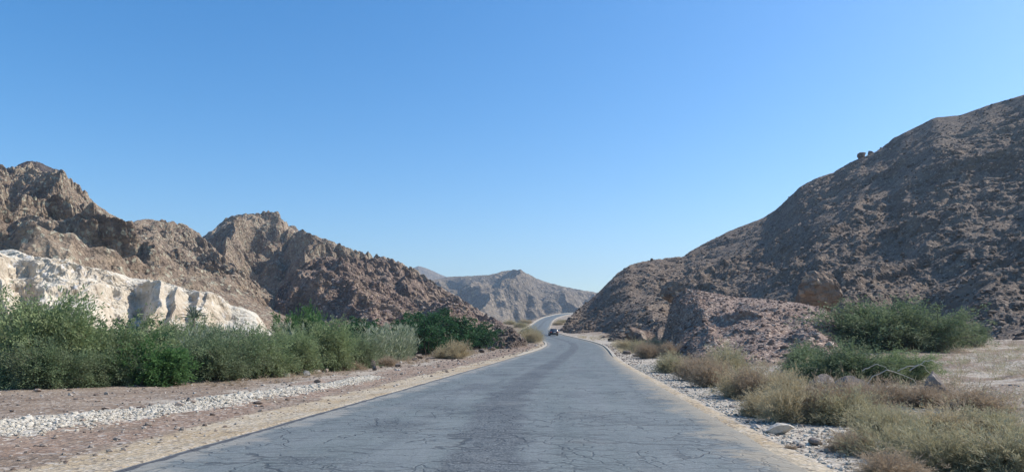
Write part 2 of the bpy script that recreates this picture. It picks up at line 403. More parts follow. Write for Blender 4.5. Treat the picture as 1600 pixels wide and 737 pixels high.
# road sheet
ry = np.concatenate([np.linspace(-30, 4, 30, endpoint=False), 4+np.cumsum(np.interp(np.linspace(0, 1, 420), [0, .4, 1], [.12, .5, 4.2]))])
ry = ry[ry < 800]
rl = np.linspace(-HW, HW, 41)
Yr, Lr = np.meshgrid(ry, rl, indexing='ij')
Sr = road_s(Yr); nrm = np.sqrt(1+Sr*Sr)
edge = 0.13*fbm(Yr*1.1, Lr*0+1.5*np.sign(Lr), 0*Yr, 4)*(np.abs(Lr) > HW-.01)
Lr2 = Lr+edge
Xr = road_x(Yr)+Lr2*nrm
Zr = road_z(Yr)+0.02-0.010*(np.abs(Lr)/HW)**2-np.where(np.abs(Lr) > HW-.01, .03, 0)
al_ = np.cumsum(np.concatenate([[0], np.hypot(np.diff(ry), np.diff(road_x(ry)))]))[:, None]+0*Lr
r = mesh_np('road', np.stack([Xr, Yr, Zr], -1).reshape(-1, 3), grid_faces(*Yr.shape), M['asphalt'], smooth=True, attrs={'lat': Lr, 'along': al_+ry[0]})
tag(r, 'cracked grey two lane asphalt road winding up the valley', 'road', kind='structure')

# low pale concrete edging along the bends
M['kerb'] = simple('pale_concrete', (.38, .35, .29), .85, var=.2, scale=3)
def kerb(side, y0, y1, hw_, hh, label):
    yy = np.arange(y0, y1, 1.0); V = []
    for y in yy:
        s = float(road_s(y)); n_ = math.sqrt(1+s*s); x0 = float(road_x(y)); z0 = float(road_z(y))
        t = min(1, (y-y0)/8, (y1-y)/8+.05)
        for (dl, dz) in ((-.0, -.2), (-.0, hh*t+.022), (hw_*.9, hh*t+.02), (hw_*1.1, -.2)):
            V.append((x0+side*(HW-.03+dl)*n_, y, z0+dz))
    V = np.array(V); n = len(yy); i = np.arange(n*4).reshape(n, 4); F_ = []
    for a in range(3): F_.append(np.stack([i[:-1, a], i[:-1, a+1], i[1:, a+1], i[1:, a]], -1))
    o = mesh_np('kerb', V, np.concatenate(F_), M['kerb'])
    tag(o, label, 'kerb', kind='structure')
kerb(-1, 62, 128, .30, .06, 'pale edging along the left side of the near bend')
kerb(-1, 190, 560, .45, .28, 'pale low kerb along the outer side of the climbing far bend')
kerb(1, 60, 330, .30, .08, 'pale edging along the right side of the road by the dark hill')
kerb(1, 331, 560, .35, .12, 'pale edging on the inner side of the far bend')

# ------------------------------------------------------------------ mountains
SURF = {}
def mountain(name, label, mat, pts, nu, nv, big, bigscale, crag, cragscale, seed, fpow=1.25, back=.8, backdrop=None, spur=0, spurscale=40, ridge_keep=.35, terr=0, under=6, ext=0.12, store=None, screecut=.0, kind='structure', shape=None, stretch=1.0, scl=None):
    A = np.array(pts, float)
    Rg = np.array([P(a[0], a[1], a[2]) for a in A]); Bs = np.array([P(a[3], a[4], a[5]) for a in A])
    d = np.concatenate([[0], np.cumsum(np.hypot(np.diff(Rg[:, 0])+np.diff(Bs[:, 0]), (np.diff(Rg[:, 1])+np.diff(Bs[:, 1]))*.6)+1e-3)]); d /= d[-1]
    t = np.linspace(0, 1, nu)
    Rr = np.stack([np.interp(t, d, Rg[:, i]) for i in range(3)], -1); Bb = np.stack([np.interp(t, d, Bs[:, i]) for i in range(3)], -1)
    ks = max(2, nu//160)
    for i in range(3):
        Bb[:, i] = _sm(Bb[:, i], ks*4)
        Rr[:, i] = _sm(Rr[:, i], ks)
    nf = int(nv*.82)
    s = np.concatenate([np.linspace(-ext, 1, nf), 1+np.linspace(0, back, nv-nf+1)[1:]])
    T, Sg = np.meshgrid(t, s, indexing='ij')
    Rr_ = Rr[:, None, :]; Bb_ = Bb[:, None, :]
    hor = Bb_[..., :2]+(Rr_[..., :2]-Bb_[..., :2])*Sg[..., None]
    sc = np.clip(Sg, 0, 1)
    prof = sc**fpow
    if shape is not None: prof = np.interp(sc, shape[0], shape[1])
    Hh = Rr_[..., 2]-Bb_[..., 2]
    z = Bb_[..., 2]+Hh*prof
    z = z+np.where(Sg < 0, Sg/ext*under, 0)
    if backdrop is None: z = z-np.where(Sg > 1, (Sg-1)*Hh*1.15, 0)
    else: z = z-np.where(Sg > 1, (Sg-1)*backdrop, 0)
    X = hor[..., 0]; Y = hor[..., 1]
    # displacement frame: outward horizontal (base minus ridge) and up
    o2 = (Bb-Rr)[:, :2]; o2 = np.stack([_sm(o2[:, 0], ks*12), _sm(o2[:, 1], ks*12)], -1); o2 /= np.linalg.norm(o2, axis=1)[:, None]+1e-6
    ox = o2[:, 0][:, None]; oy = o2[:, 1][:, None]
    wr = 1-(1-ridge_keep*.5)*np.exp(-((Sg-1)/.17)**2)          # less displacement at the skyline
    wb = sstep(-.02, .22, Sg) if screecut else sstep(-ext, .15, Sg)
    dist_along = np.concatenate([[0], np.cumsum(np.hypot(np.diff(Rr[:, 0]+Bb[:, 0]), np.diff(Rr[:, 1]+Bb[:, 1]))/2)])[:, None]+0*Sg
    sd = seed*13.37
    wx = fbm(X/bigscale+sd, Y/bigscale, z/bigscale, 3)*bigscale*.5
    D = 0
    if spur:
        nn_ = 1-np.abs(fbm((dist_along+wx*.7)/spurscale+sd, Sg*.9*stretch, 0*Sg+sd, 2, .4))*2.2
        D = D+spur*(nn_-nn_.mean())*wb*(.25+.75*np.sin(np.pi*np.clip(Sg, 0, 1)**.8))*(1-.85*np.exp(-((Sg-1)/.15)**2))
    nb = ridged((X+wx)/bigscale+sd, (Y+wx*.5)/bigscale, z/bigscale*.75, 4, .5)
    D = D+big*(nb-nb.mean())*2*wb*wr
    nc_ = .55*ridged(X/cragscale+sd, Y/cragscale, z/cragscale, 5, .5)+1.0*billow(X/cragscale*1.3-sd, Y/cragscale*1.3, z/cragscale*1.1)
    rough = .35+.65*sstep(.35, .62, fbm(X/bigscale/1.1-sd, Y/bigscale/1.1, z/bigscale/1.1, 3)*.8+.45)
    if screecut: rough = rough*sstep(screecut*.5, screecut, Sg+.25*fbm(X/bigscale*1.5, Y/bigscale*1.5, z/bigscale, 3))+.10
    D = D+crag*(nc_-nc_.mean())*2*rough*wb*(1-(1-max(ridge_keep, .5))*np.exp(-((Sg-1)/.09)**2))
    if scl:
        D = D+scl[0]*(billow(X/scl[1]+sd*2, Y/scl[1], z/scl[1], 3)-.5)*wb*sstep(.42, .58, .5+.8*fbm(X/30+sd, Y/30, z/30, 2))*2
    D = D*(sstep(0, .05, T)*sstep(0, .07, 1-T)*.9+.1)
    X = X+ox*D*.62; Y = Y+oy*D*.62; z = z+D*.62
    if terr:
        q = z/terr; fr = q-np.floor(q); z = z+(.35*terr*(sstep(.25, .75, fr)-fr))*rough*wb*wr
    # scale the heights so that the crest keeps the surveyed heights
    tx = A[:, 0]; ty_ = A[:, 1]; x0, x1 = max(-400, tx.min()), min(2000, tx.max()); nb_ = int((x1-x0)/3)
    for _ in range(3):
        dd = Y*math.cos(PITCH)+(z-CAMH)*math.sin(PITCH); pxx = CX+F*X/dd; pyy = CY-F*(-Y*math.sin(PITCH)+(z-CAMH)*math.cos(PITCH))/dd
        bi = ((pxx-x0)/3).astype(int).ravel(); ok = (bi >= 0) & (bi < nb_) & (Y.ravel() > 5)
        top_ = np.full(nb_, 529.0); np.minimum.at(top_, bi[ok], pyy.ravel()[ok])
        want = np.interp(x0+3*(np.arange(nb_)+.5), tx, ty_)
        kq = np.clip(530.5-want, 4, None)/np.clip(530.5-top_, 4, None)
        kq = _sm(np.clip(kq, .55, 1.6), 5)
        kf = np.interp(pxx, x0+3*(np.arange(nb_)+.5), kq)
        z = np.where(z > CAMH, CAMH+(z-CAMH)*kf, z)
    V = np.stack([X, Y, z], -1).reshape(-1, 3)
    o = mesh_np(name, V, grid_faces(nu, nv), mat, smooth=False)
    tag(o, label, 'mountain' if kind == 'structure' else None, kind=kind)
    SURF[store or label] = (X, Y, z, s)
    return o

# far range at the end of the valley
mountain('mountain', 'far hazy brown cone behind the end of the long ridge', M['mountfar'],
 [(560, 470, 2600, 560, 520, 2200), (620, 428, 2600, 620, 520, 2200), (640, 420, 2600, 640, 520, 2200), (654, 415, 2600, 655, 520, 2200), (668, 419, 2600, 668, 520, 2200), (700, 433, 2600, 700, 520, 2200), (760, 455, 2600, 760, 520, 2200)],
 260, 120, 8, 220, 3, 40, 1, fpow=1, back=.6)
mountain('mountain', 'far bluish grey furrowed mountain where the valley closes', M['mountfar'],
 [(600, 445, 1500, 600, 530, 1150), (670, 438, 1500, 660, 530, 1120), (700, 432, 1500, 690, 530, 1100), (730, 431, 1450, 720, 530, 1080), (765, 429, 1420, 750, 530, 1050), (787, 423, 1420, 780, 530, 1050), (800, 421, 1420, 800, 530, 1050),
  (815, 421, 1450, 815, 530, 1060), (830, 430, 1480, 830, 530, 1080), (850, 439, 1500, 850, 530, 1080), (880, 447, 1500, 875, 530, 1080), (905, 452, 1500, 900, 530, 1080), (935, 457, 1500, 930, 530, 1080), (990, 470, 1500, 990, 530, 1080), (1100, 500, 1500, 1100, 530, 1080)],
 620, 300, 18, 130, 9, 42, 2, fpow=.85, spur=60, spurscale=75, ridge_keep=.15, stretch=1.6, shape=([0, .3, .62, .8, 1], [0, .36, .68, .88, 1]))

# big left mountain (dark summit)
mountain('mountain', 'big brown craggy mountain with dark summit above the white cliff', M['mount'],
 [(-700, 120, 330, -700, 470, 130), (-300, 200, 330, -300, 450, 135), (-80, 238, 330, -60, 440, 140), (0, 257, 330, 0, 436, 140), (18, 262, 350, 20, 436, 140), (30, 256, 360, 36, 436, 142), (45, 251, 360, 50, 436, 142), (62, 253, 360, 66, 438, 145), (80, 262, 360, 84, 440, 146), (100, 266, 358, 106, 440, 148), (112, 280, 355, 118, 442, 150),
  (127, 291, 352, 130, 445, 150), (150, 318, 350, 155, 448, 155), (175, 335, 350, 180, 450, 160), (200, 346, 350, 205, 455, 165), (226, 342, 360, 235, 460, 170), (258, 344, 370, 270, 465, 175), (290, 350, 380, 300, 470, 180), (314, 366, 390, 330, 475, 190), (350, 400, 400, 370, 485, 200), (400, 440, 410, 420, 495, 210), (450, 480, 410, 460, 500, 220)],
 1000, 460, 11, 58, 5.5, 15, 3, fpow=1.0, spur=12, spurscale=34, ridge_keep=.3, under=14, terr=6, screecut=.18, store='A', scl=(6, 12))
# middle mountain with the twin summit
mountain('mountain', 'pale brown rugged mountain with twin summit left of the valley', M['mount'],
 [(240, 420, 520, 260, 500, 300), (290, 386, 520, 300, 500, 300), (318, 368, 520, 325, 500, 300), (335, 356, 520, 345, 500, 300), (352, 340, 520, 362, 500, 298), (376, 334, 520, 382, 500, 296), (400, 333, 520, 402, 500, 295), (418, 329, 520, 420, 500, 295), (436, 331, 520, 438, 500, 295), (444, 346, 520, 448, 500, 295), (470, 358, 515, 470, 502, 290), (500, 370, 510, 500, 503, 285),
  (530, 380, 505, 530, 505, 285), (550, 389, 500, 550, 505, 285), (580, 396, 495, 580, 506, 285), (610, 403, 490, 610, 507, 285), (650, 420, 480, 650, 507, 285), (700, 455, 470, 700, 508, 285), (760, 490, 460, 760, 510, 290)],
 900, 440, 15, 60, 7.5, 22, 4, fpow=.95, spur=30, spurscale=38, ridge_keep=.3, under=14, screecut=.12, store='B', scl=(8, 17))
# dark spur in front
mountain('mountain', 'dark reddish craggy spur with scree foot descending to the road', M['spur'],
 [(405, 505, 268, 412, 506, 235), (424, 496, 270, 424, 508, 225), (428, 462, 285, 434, 510, 220), (440, 445, 292, 446, 512, 215), (467, 416, 300, 468, 515, 205), (485, 406, 305, 490, 518, 200), (502, 400, 310, 512, 520, 195), (530, 402, 318, 540, 520, 190), (560, 402, 325, 570, 519, 190), (590, 403, 330, 600, 517, 192), (612, 404, 330, 622, 516, 195), (624, 410, 330, 634, 516, 197), (640, 421, 328, 650, 515, 200), (662, 434, 322, 670, 514, 205), (690, 449, 315, 700, 512, 212),
  (715, 462, 308, 722, 510, 220), (740, 478, 300, 746, 509, 230), (762, 492, 295, 766, 508, 240), (785, 502, 290, 785, 508, 250)],
 900, 440, 7.5, 34, 4.0, 13, 5, fpow=1.12, spur=20, spurscale=30, ridge_keep=.3, under=12, screecut=.28, store='C', scl=(4.2, 10), shape=([0, .25, .45, .75, 1], [0, .14, .36, .76, 1]))

# right hill and front talus mound
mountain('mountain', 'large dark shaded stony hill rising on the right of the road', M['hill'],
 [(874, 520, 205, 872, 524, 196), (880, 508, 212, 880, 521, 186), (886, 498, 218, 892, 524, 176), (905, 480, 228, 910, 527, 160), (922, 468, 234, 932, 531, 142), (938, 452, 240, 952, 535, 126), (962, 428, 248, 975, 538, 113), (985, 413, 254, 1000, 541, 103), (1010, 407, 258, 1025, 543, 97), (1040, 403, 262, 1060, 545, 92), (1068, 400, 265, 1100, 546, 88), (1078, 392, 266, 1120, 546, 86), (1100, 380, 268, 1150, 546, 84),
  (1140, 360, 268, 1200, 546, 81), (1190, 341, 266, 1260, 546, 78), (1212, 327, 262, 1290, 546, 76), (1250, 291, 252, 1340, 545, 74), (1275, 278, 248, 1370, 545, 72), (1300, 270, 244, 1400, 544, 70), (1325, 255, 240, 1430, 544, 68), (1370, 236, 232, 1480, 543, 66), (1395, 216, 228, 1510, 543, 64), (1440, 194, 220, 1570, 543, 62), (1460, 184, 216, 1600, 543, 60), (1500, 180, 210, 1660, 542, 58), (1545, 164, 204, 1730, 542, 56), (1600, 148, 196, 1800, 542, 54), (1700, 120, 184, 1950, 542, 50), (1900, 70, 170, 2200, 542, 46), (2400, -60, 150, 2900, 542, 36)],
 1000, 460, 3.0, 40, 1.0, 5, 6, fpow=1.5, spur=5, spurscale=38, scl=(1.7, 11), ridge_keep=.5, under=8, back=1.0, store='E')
mountain('talus_mound', 'reddish grey rubble mound with dark cut face in front of the hill', M['mound'],
 [(1026, 549, 92, 1024, 552, 88), (1034, 540, 91, 1030, 556, 80), (1040, 505, 89, 1036, 560, 73), (1046, 476, 87, 1044, 564, 64), (1056, 460, 85, 1054, 568, 57), (1072, 452, 82, 1068, 572, 50), (1092, 453, 79, 1086, 576, 45), (1112, 457, 77, 1110, 580, 40), (1150, 464, 73, 1150, 584, 37), (1200, 467, 69, 1200, 588, 35), (1250, 473, 65, 1250, 590, 34), (1288, 482, 62, 1300, 588, 34), (1310, 500, 60, 1340, 585, 36), (1340, 520, 58, 1380, 578, 38), (1400, 535, 58, 1430, 565, 42)],
 620, 300, .8, 9, .42, 1.8, 8, fpow=1.0, spur=.5, spurscale=7, ridge_keep=.4, under=3, back=.9, store='F', shape=([0, .5, .8, 1], [0, .42, .76, 1]))

# white chalk cliff
mountain('chalk_cliff', 'white eroded chalk cliff standing behind the green shrubs', M['chalk'],
 [(-700, 380, 105, -700, 560, 66), (-200, 384, 110, -200, 545, 74), (-40, 392, 112, -40, 535, 78), (0, 391, 112, 0, 532, 80), (22, 389, 112, 22, 531, 82), (44, 398, 112, 40, 531, 84), (58, 401, 112, 55, 531, 84), (110, 405, 114, 100, 530, 86), (128, 415, 114, 122, 530, 86), (160, 420, 116, 150, 530, 88), (190, 428, 117, 185, 530, 90), (205, 434, 118, 205, 530, 91), (250, 438, 118, 250, 529, 94), (290, 450, 118, 290, 529, 96), (318, 456, 118, 318, 529, 98), (325, 454, 117, 328, 529, 98), (345, 462, 117, 346, 529, 100), (360, 476, 117, 360, 529, 101), (385, 482, 116, 385, 528, 103), (402, 490, 116, 400, 528, 104), (414, 505, 116, 412, 528, 106), (424, 524, 116, 424, 528, 108)],
 860, 320, 1.0, 15, 1.0, 2.6, 9, fpow=.8, spur=6.5, spurscale=7.5, terr=3.2, shape=([0, .2, .4, .6, .68, 1], [0, .10, .28, .70, .84, 1]), ridge_keep=.5, under=4, back=1.5, backdrop=-1.0, store='G', stretch=.3)
mountain('rubble_mound', 'small dark rubble heap at the left roadside before the bend', M['rubble'],
 [(752, 536, 100, 752, 537, 98), (762, 520, 100, 760, 540, 96), (770, 510, 100, 768, 542, 94), (785, 508, 100, 785, 543, 92), (800, 510, 100, 800, 543, 92), (812, 522, 100, 812, 541, 94), (822, 535, 101, 822, 538, 98)],
 160, 100, .8, 4, .5, 1.6, 11, fpow=.8, ridge_keep=.8, under=1.5, back=1.0, store='H')

# ------------------------------------------------------------------ stones
_ph = (1+5**.5)/2
ICO_V = np.array([(-1, _ph, 0), (1, _ph, 0), (-1, -_ph, 0), (1, -_ph, 0), (0, -1, _ph), (0, 1, _ph), (0, -1, -_ph), (0, 1, -_ph), (_ph, 0, -1), (_ph, 0, 1), (-_ph, 0, -1), (-_ph, 0, 1)])/1.902
ICO_F = np.array([(0,11,5),(0,5,1),(0,1,7),(0,7,10),(0,10,11),(1,5,9),(5,11,4),(11,10,2),(10,7,6),(7,1,8),(3,9,4),(3,4,2),(3,2,6),(3,6,8),(3,8,9),(4,9,5),(2,4,11),(6,2,10),(8,6,7),(9,8,1)])
def stones(name, label, cat, pts, sizes, mat, seed, sink=.25):
    rs = np.random.RandomState(seed); n = len(pts)
    V = ICO_V[None]*(1+rs.uniform(-.28, .28, (n, 12, 1)))
    V = V*rs.uniform(.6, 1.25, (n, 1, 3))*np.array([1, 1, .7])
    a = rs.uniform(0, 6.28, n); ca, sa = np.cos(a)[:, None], np.sin(a)[:, None]
    X = V[..., 0]*ca-V[..., 1]*sa; Y = V[..., 0]*sa+V[..., 1]*ca
    V = np.stack([X, Y, V[..., 2]], -1)*sizes[:, None, None]
    V[..., 2] += (sizes*(.7-sink*1.4)*.6)[:, None]
    V = V+pts[:, None, :]
    Fc = ICO_F[None]+(np.arange(n)*12)[:, None, None]
    o = mesh_np(name, V.reshape(-1, 3), Fc.reshape(-1, 3), mat, attrs={'rnd': np.repeat(rs.uniform(0, 1, n), 12)})
    return tag(o, label, cat, kind='stuff')
def stone_mat(name, a, b, c3):
    k = N(name); r_ = k.attr('rnd'); p = k.pos()
    c = k.mix(k.ramp(r_, .0, .6), a, b); c = k.mix(k.ramp(r_, .75, 1.0), c, c3)
    c = k.mix(k.ramp(k.noise(p, 9, 4, .65), .35, .7, 0, .5), c, tuple(v*.6 for v in a))
    k.l(c, k.b.inputs['Base Color']); k.l(k.bump(k.noise(p, 14, 4, .7), .5, .03), k.b.inputs['Normal']); return k.m
M['st_mix'] = stone_mat('stone_mixed', (.15, .115, .095), (.30, .26, .22), (.50, .47, .42))
M['st_white'] = stone_mat('stone_white', (.38, .345, .28), (.53, .49, .41), (.60, .57, .50))
M['st_hill'] = stone_mat('stone_hill', (.075, .057, .047), (.155, .12, .095), (.31, .26, .205))
M['st_mound'] = stone_mat('stone_mound', (.135, .092, .073), (.285, .21, .17), (.47, .40, .34))
rs = np.random.RandomState(3)
def gpts(x, y):
    return np.stack([x, y, ground_z(x, y)], -1)
# white gravel windrow
n = 22000; y = 5.5+23.5*rs.uniform(0, 1, n)**1.3; xc = np.interp(y, WR[:, 1], WR[:, 0]); wd = np.interp(y, [2, 12, 17, 22, 28], [1.0, .85, .65, .45, .3])
x = xc+rs.normal(0, .58, n)*wd
stones('gravel', 'band of crushed white stone lying along the left shoulder', 'gravel', gpts(x, y), rs.gamma(3, .0062, n)+.008, M['st_white'], 1)
# mixed stones both shoulders
n = 16000; y = 4+110*rs.uniform(0, 1, n)**1.9; sgn = np.where(rs.uniform(0, 1, n) < .5, -1, 1)
o_ = np.where(sgn < 0, rs.uniform(.5, 12, n), .35+9*rs.uniform(0, 1, n)**1.3)
x = road_x(y)+sgn*(HW+o_)*1.003
stones('gravel', 'loose brown and grey stones scattered over both shoulders', 'gravel', gpts(x, y), (rs.gamma(1.2, .009, n)+.007)*(1+y/60), M['st_mix'], 2)
n = 14000; y = 5+38*rs.uniform(0, 1, n)**1.3; o_ = .3+6*rs.uniform(0, 1, n)**1.2; x = road_x(y)+(HW+o_)
stones('gravel', 'pale limestone chippings along the right shoulder', 'gravel', gpts(x, y), (rs.gamma(1.6, .006, n)+.006)*(1+y/60), M['st_white'], 4)
def surf_stones(key, n, s0, s1_, size, mat, seed, label, u0=0, u1=1):
    X, Y, Z, s = SURF[key]; rs2 = np.random.RandomState(seed)
    nu = X.shape[0]
    iu = (rs2.uniform(u0, u1, n)*(nu-2)).astype(int); js = np.where((s > s0) & (s < s1_))[0]; ij = js[rs2.randint(0, len(js), n)]
    fu = rs2.uniform(0, 1, n)
    pt = np.stack([X[iu, ij]*(1-fu)+X[iu+1, ij]*fu, Y[iu, ij]*(1-fu)+Y[iu+1, ij]*fu, Z[iu, ij]*(1-fu)+Z[iu+1, ij]*fu], -1)
    sz = size*(rs2.gamma(1.3, .6, n)+.25)
    stones('scree', label, 'scree', pt, sz, mat, seed)
surf_stones('E', 26000, .0, 1.0, .17, M['st_hill'], 21, 'loose blocks strewn over the dark right hill', 0, .93)
surf_stones('F', 16000, 0.0, 1.02, .055, M['st_mound'], 22, 'broken stone covering the rubble mound on the right')
surf_stones('C', 7000, 0.0, .5, .28, M['st_mound'], 23, 'scree blocks on the foot of the dark spur')
surf_stones('H', 1500, 0.0, 1.2, .09, M['st_hill'], 24, 'stones covering the dark rubble heap by the bend')

# individual rocks -------------------------------------------------
def rock_mesh(name, seed, dims, sub=3, facet=.22):
    import bmesh
    bm = bmesh.new(); bmesh.ops.create_icosphere(bm, subdivisions=sub, radius=1)
    V = np.array([v.co[:] for v in bm.verts]); bm_f = np.array([[v.index for v in f.verts] for f in bm.faces]); bm.free()
    rs3 = np.random.RandomState(seed)
    for _ in range(11):                                      # plane cuts give broken faces
        n_ = rs3.normal(size=3); n_ /= np.linalg.norm(n_); h = rs3.uniform(.45, .85)
        d_ = V@n_; V = V-np.clip(d_-h, 0, None)[:, None]*n_
    q = V*1.7+seed*3.1
    V = V*(1+facet*fbm(q[:, 0], q[:, 1], q[:, 2], 4, .55)[:, None])
    V = V*np.array(dims)/2
    V[:, 2] -= V[:, 2].min()+dims[2]*.10
    return V, bm_f
M['rk_pale'] = rock_material('pale_boulder', (.30, .26, .21), (.46, .41, .34), (.56, .52, .45), (.52, .48, .41), .10, speck=.08, bump=.35)
M['rk_dark'] = rock_material('dark_boulder', (.085, .07, .065), (.16, .135, .12), (.27, .24, .21), (.20, .17, .15), .12, speck=.08, bump=.4)
M['rk_brown'] = rock_material('brown_boulder', (.15, .11, .085), (.26, .20, .16), (.40, .34, .28), (.32, .26, .21), .10, speck=.1, bump=.35)
ROCKS = [  # px, base py, width px, height px, material, label
 (1215, 679, 50, 17, 'rk_pale', 'large flat pale boulder lying on the right gravel shoulder'),
 (1273, 695, 26, 11, 'rk_dark', 'small dark grey block right of the large flat pale boulder'),
 (1335, 628, 66, 42, 'rk_dark', 'big dark leaning boulder among the dry bushes on the right'),
 (1280, 608, 44, 24, 'rk_dark', 'low dark boulder left of the big leaning boulder'),
 (1252, 596, 20, 16, 'rk_pale', 'pale rounded rock at the foot of the dark green bush'),
 (1182, 599, 30, 18, 'rk_dark', 'dark rock half hidden behind the tan bushes on the right'),
 (1150, 571, 22, 12, 'rk_pale', 'pale split rock at the foot of the rubble mound'),
 (1466, 628, 34, 46, 'rk_dark', 'upright dark stone far right among sage bushes'),
 (1456, 727, 22, 16, 'rk_pale', 'pale stone near the bottom right in the grey bushes'),
 (980, 553, 13, 6, 'rk_dark', 'small dark rock on the right shoulder near the first dry bush'),
 (992, 557, 9, 5, 'rk_brown', 'little brown rock beside the small dark shoulder rock'),
 (497, 598, 13, 9, 'rk_brown', 'rounded brown rock alone on the left shoulder'),
 (447, 588, 18, 8, 'rk_pale', 'pale flat rock at the shrub edge left of the rounded brown rock'),
 (479, 587, 14, 10, 'rk_pale', 'white capped rock at the shrub edge above the rounded brown rock'),
 (496, 583, 10, 6, 'rk_pale', 'small pale rock at the shrub edge right of the white capped rock'),
 (510, 581, 9, 6, 'rk_brown', 'tan rock where the grey tamarisk meets the ground'),
 (580, 575, 14, 16, 'rk_dark', 'upright dark jagged rock in front of the reeds'),
 (587, 578, 14, 8, 'rk_brown', 'brown broken rock at the foot of the upright jagged rock'),
 (610, 568, 13, 7, 'rk_pale', 'pale rock in front of the reeds, right of the jagged rock'),
 (622, 573, 12, 6, 'rk_dark', 'dark flat rock in front of the reeds by the shoulder'),
 (656, 560, 13, 9, 'rk_brown', 'rounded tan rock under the dark green mesquite'),
 (648, 563, 10, 5, 'rk_dark', 'dark flat rock under the dark green mesquite'),
 (767, 547, 14, 7, 'rk_brown', 'brown rock beside the dark rubble heap near the bend'),
 (752, 551, 12, 6, 'rk_dark', 'dark rock left of the rubble heap near the bend'),
 (281, 637, 15, 9, 'rk_brown', 'brown clod on the white gravel band'),
 (294, 629, 10, 11, 'rk_dark', 'upright dark clod on the white gravel band'),
 (302, 630, 8, 6, 'rk_brown', 'small brown clod right of the upright dark clod'),
 (165, 640, 12, 5, 'rk_brown', 'flat brown stone at the upper edge of the white gravel band'),
 (178, 642, 9, 4, 'rk_dark', 'tiny dark stone beside the flat brown stone on the gravel band'),
 (57, 612, 14, 5, 'rk_brown', 'flat reddish stone on the bare earth near the left shrubs'),
 (130, 659, 9, 5, 'rk_brown', 'brown pebble below the white gravel band'),
 (18, 644, 8, 4, 'rk_dark', 'dark pebble on the bare earth at the far left'),
 (118, 625, 9, 4, 'rk_dark', 'dark pebble in the middle of the bare earth on the left'),
 (152, 628, 9, 4, 'rk_brown', 'brown pebble in the middle of the bare earth on the left'),
]
for i, (px, py, wpx, hpx, mt, lb_) in enumerate(ROCKS):
    p0 = on_ground(px, py); sc = p0[1]/F
    V, Fc = rock_mesh('rock', 100+i, (wpx*sc*1.05, wpx*sc*.8, hpx*sc*1.2))
    o = mesh_np('boulder' if wpx*sc > .6 else 'rock', V, Fc, M[mt]); o.location = p0
    tag(o, lb_, 'rock')
# two rock teeth on the skyline of the right hill
for i, (px, py, Y, dm, lb_) in enumerate([(1346, 247, 236, (3.6, 3.2, 4.2), 'square dark rock tooth on the skyline of the right hill'), (1361, 245, 235, (2.8, 2.6, 3.4), 'pointed dark rock tooth right of the square one on the skyline')]):
    V, Fc = rock_mesh('r', 300+i, dm); o = mesh_np('rock_pinnacle', V, Fc, M['hill']); o.location = P(px, py, Y)-np.array([0, 0, 0.9]); tag(o, lb_, 'rock')
# angular outcrops on the right hill
for i, (px, py, Y, dm, lb_) in enumerate([(1278, 478, 80, (6.5, 5, 6.0), 'blocky dark outcrop jutting from the hill behind the rubble mound'),
        (1052, 463, 128, (6, 5, 4.2), 'dark outcrop on the hill above the rubble mound cut face'),
        (1000, 540, 110, (5, 4, 4), 'low dark outcrop at the foot of the right hill beside the road')]):
    V, Fc = rock_mesh('r', 320+i, dm, 5, .3); o = mesh_np('outcrop', V, Fc, M['spur']); q = P(px, py, Y); o.location = (q[0], q[1], q[2]-dm[2]*.15); tag(o, lb_, 'rock outcrop')

# ------------------------------------------------------------------ plants
def tubes(paths, radii, sides=4):
    """paths: (n,k,3) radii: (n,k)"""
    n, kk, _ = paths.shape
    d = np.gradient(paths, axis=1); d /= np.linalg.norm(d, axis=2)[..., None]+1e-9
    ref = np.array([.31, .17, .93]); a = np.cross(d, ref); a /= np.linalg.norm(a, axis=2)[..., None]+1e-9; b = np.cross(d, a)
    ang = np.arange(sides)*2*np.pi/sides
    V = paths[:, :, None, :]+radii[:, :, None, None]*(np.cos(ang)[None, None, :, None]*a[:, :, None, :]+np.sin(ang)[None, None, :, None]*b[:, :, None, :])
    idx = np.arange(n*kk*sides).reshape(n, kk, sides); nx = np.roll(idx, -1, axis=2)
    Fq = np.stack([idx[:, :-1], nx[:, :-1], nx[:, 1:], idx[:, 1:]], -1).reshape(-1, 4)
    return V.reshape(-1, 3), Fq

def leaves(c, d, L, W, rs, rnd):
    """narrow quads at c along d"""
    n = len(c); d = d/(np.linalg.norm(d, axis=1)[:, None]+1e-9)
    r_ = rs.normal(size=(n, 3)); sd_ = np.cross(d, r_); sd_ /= np.linalg.norm(sd_, axis=1)[:, None]+1e-9
    L = L[:, None]; W = W[:, None]
    V = np.stack([c, c+d*L*.5+sd_*W*.5, c+d*L, c+d*L*.5-sd_*W*.5], 1)
    Fq = np.arange(n*4).reshape(n, 4)
    return V.reshape(-1, 3), Fq, np.repeat(rnd, 4)

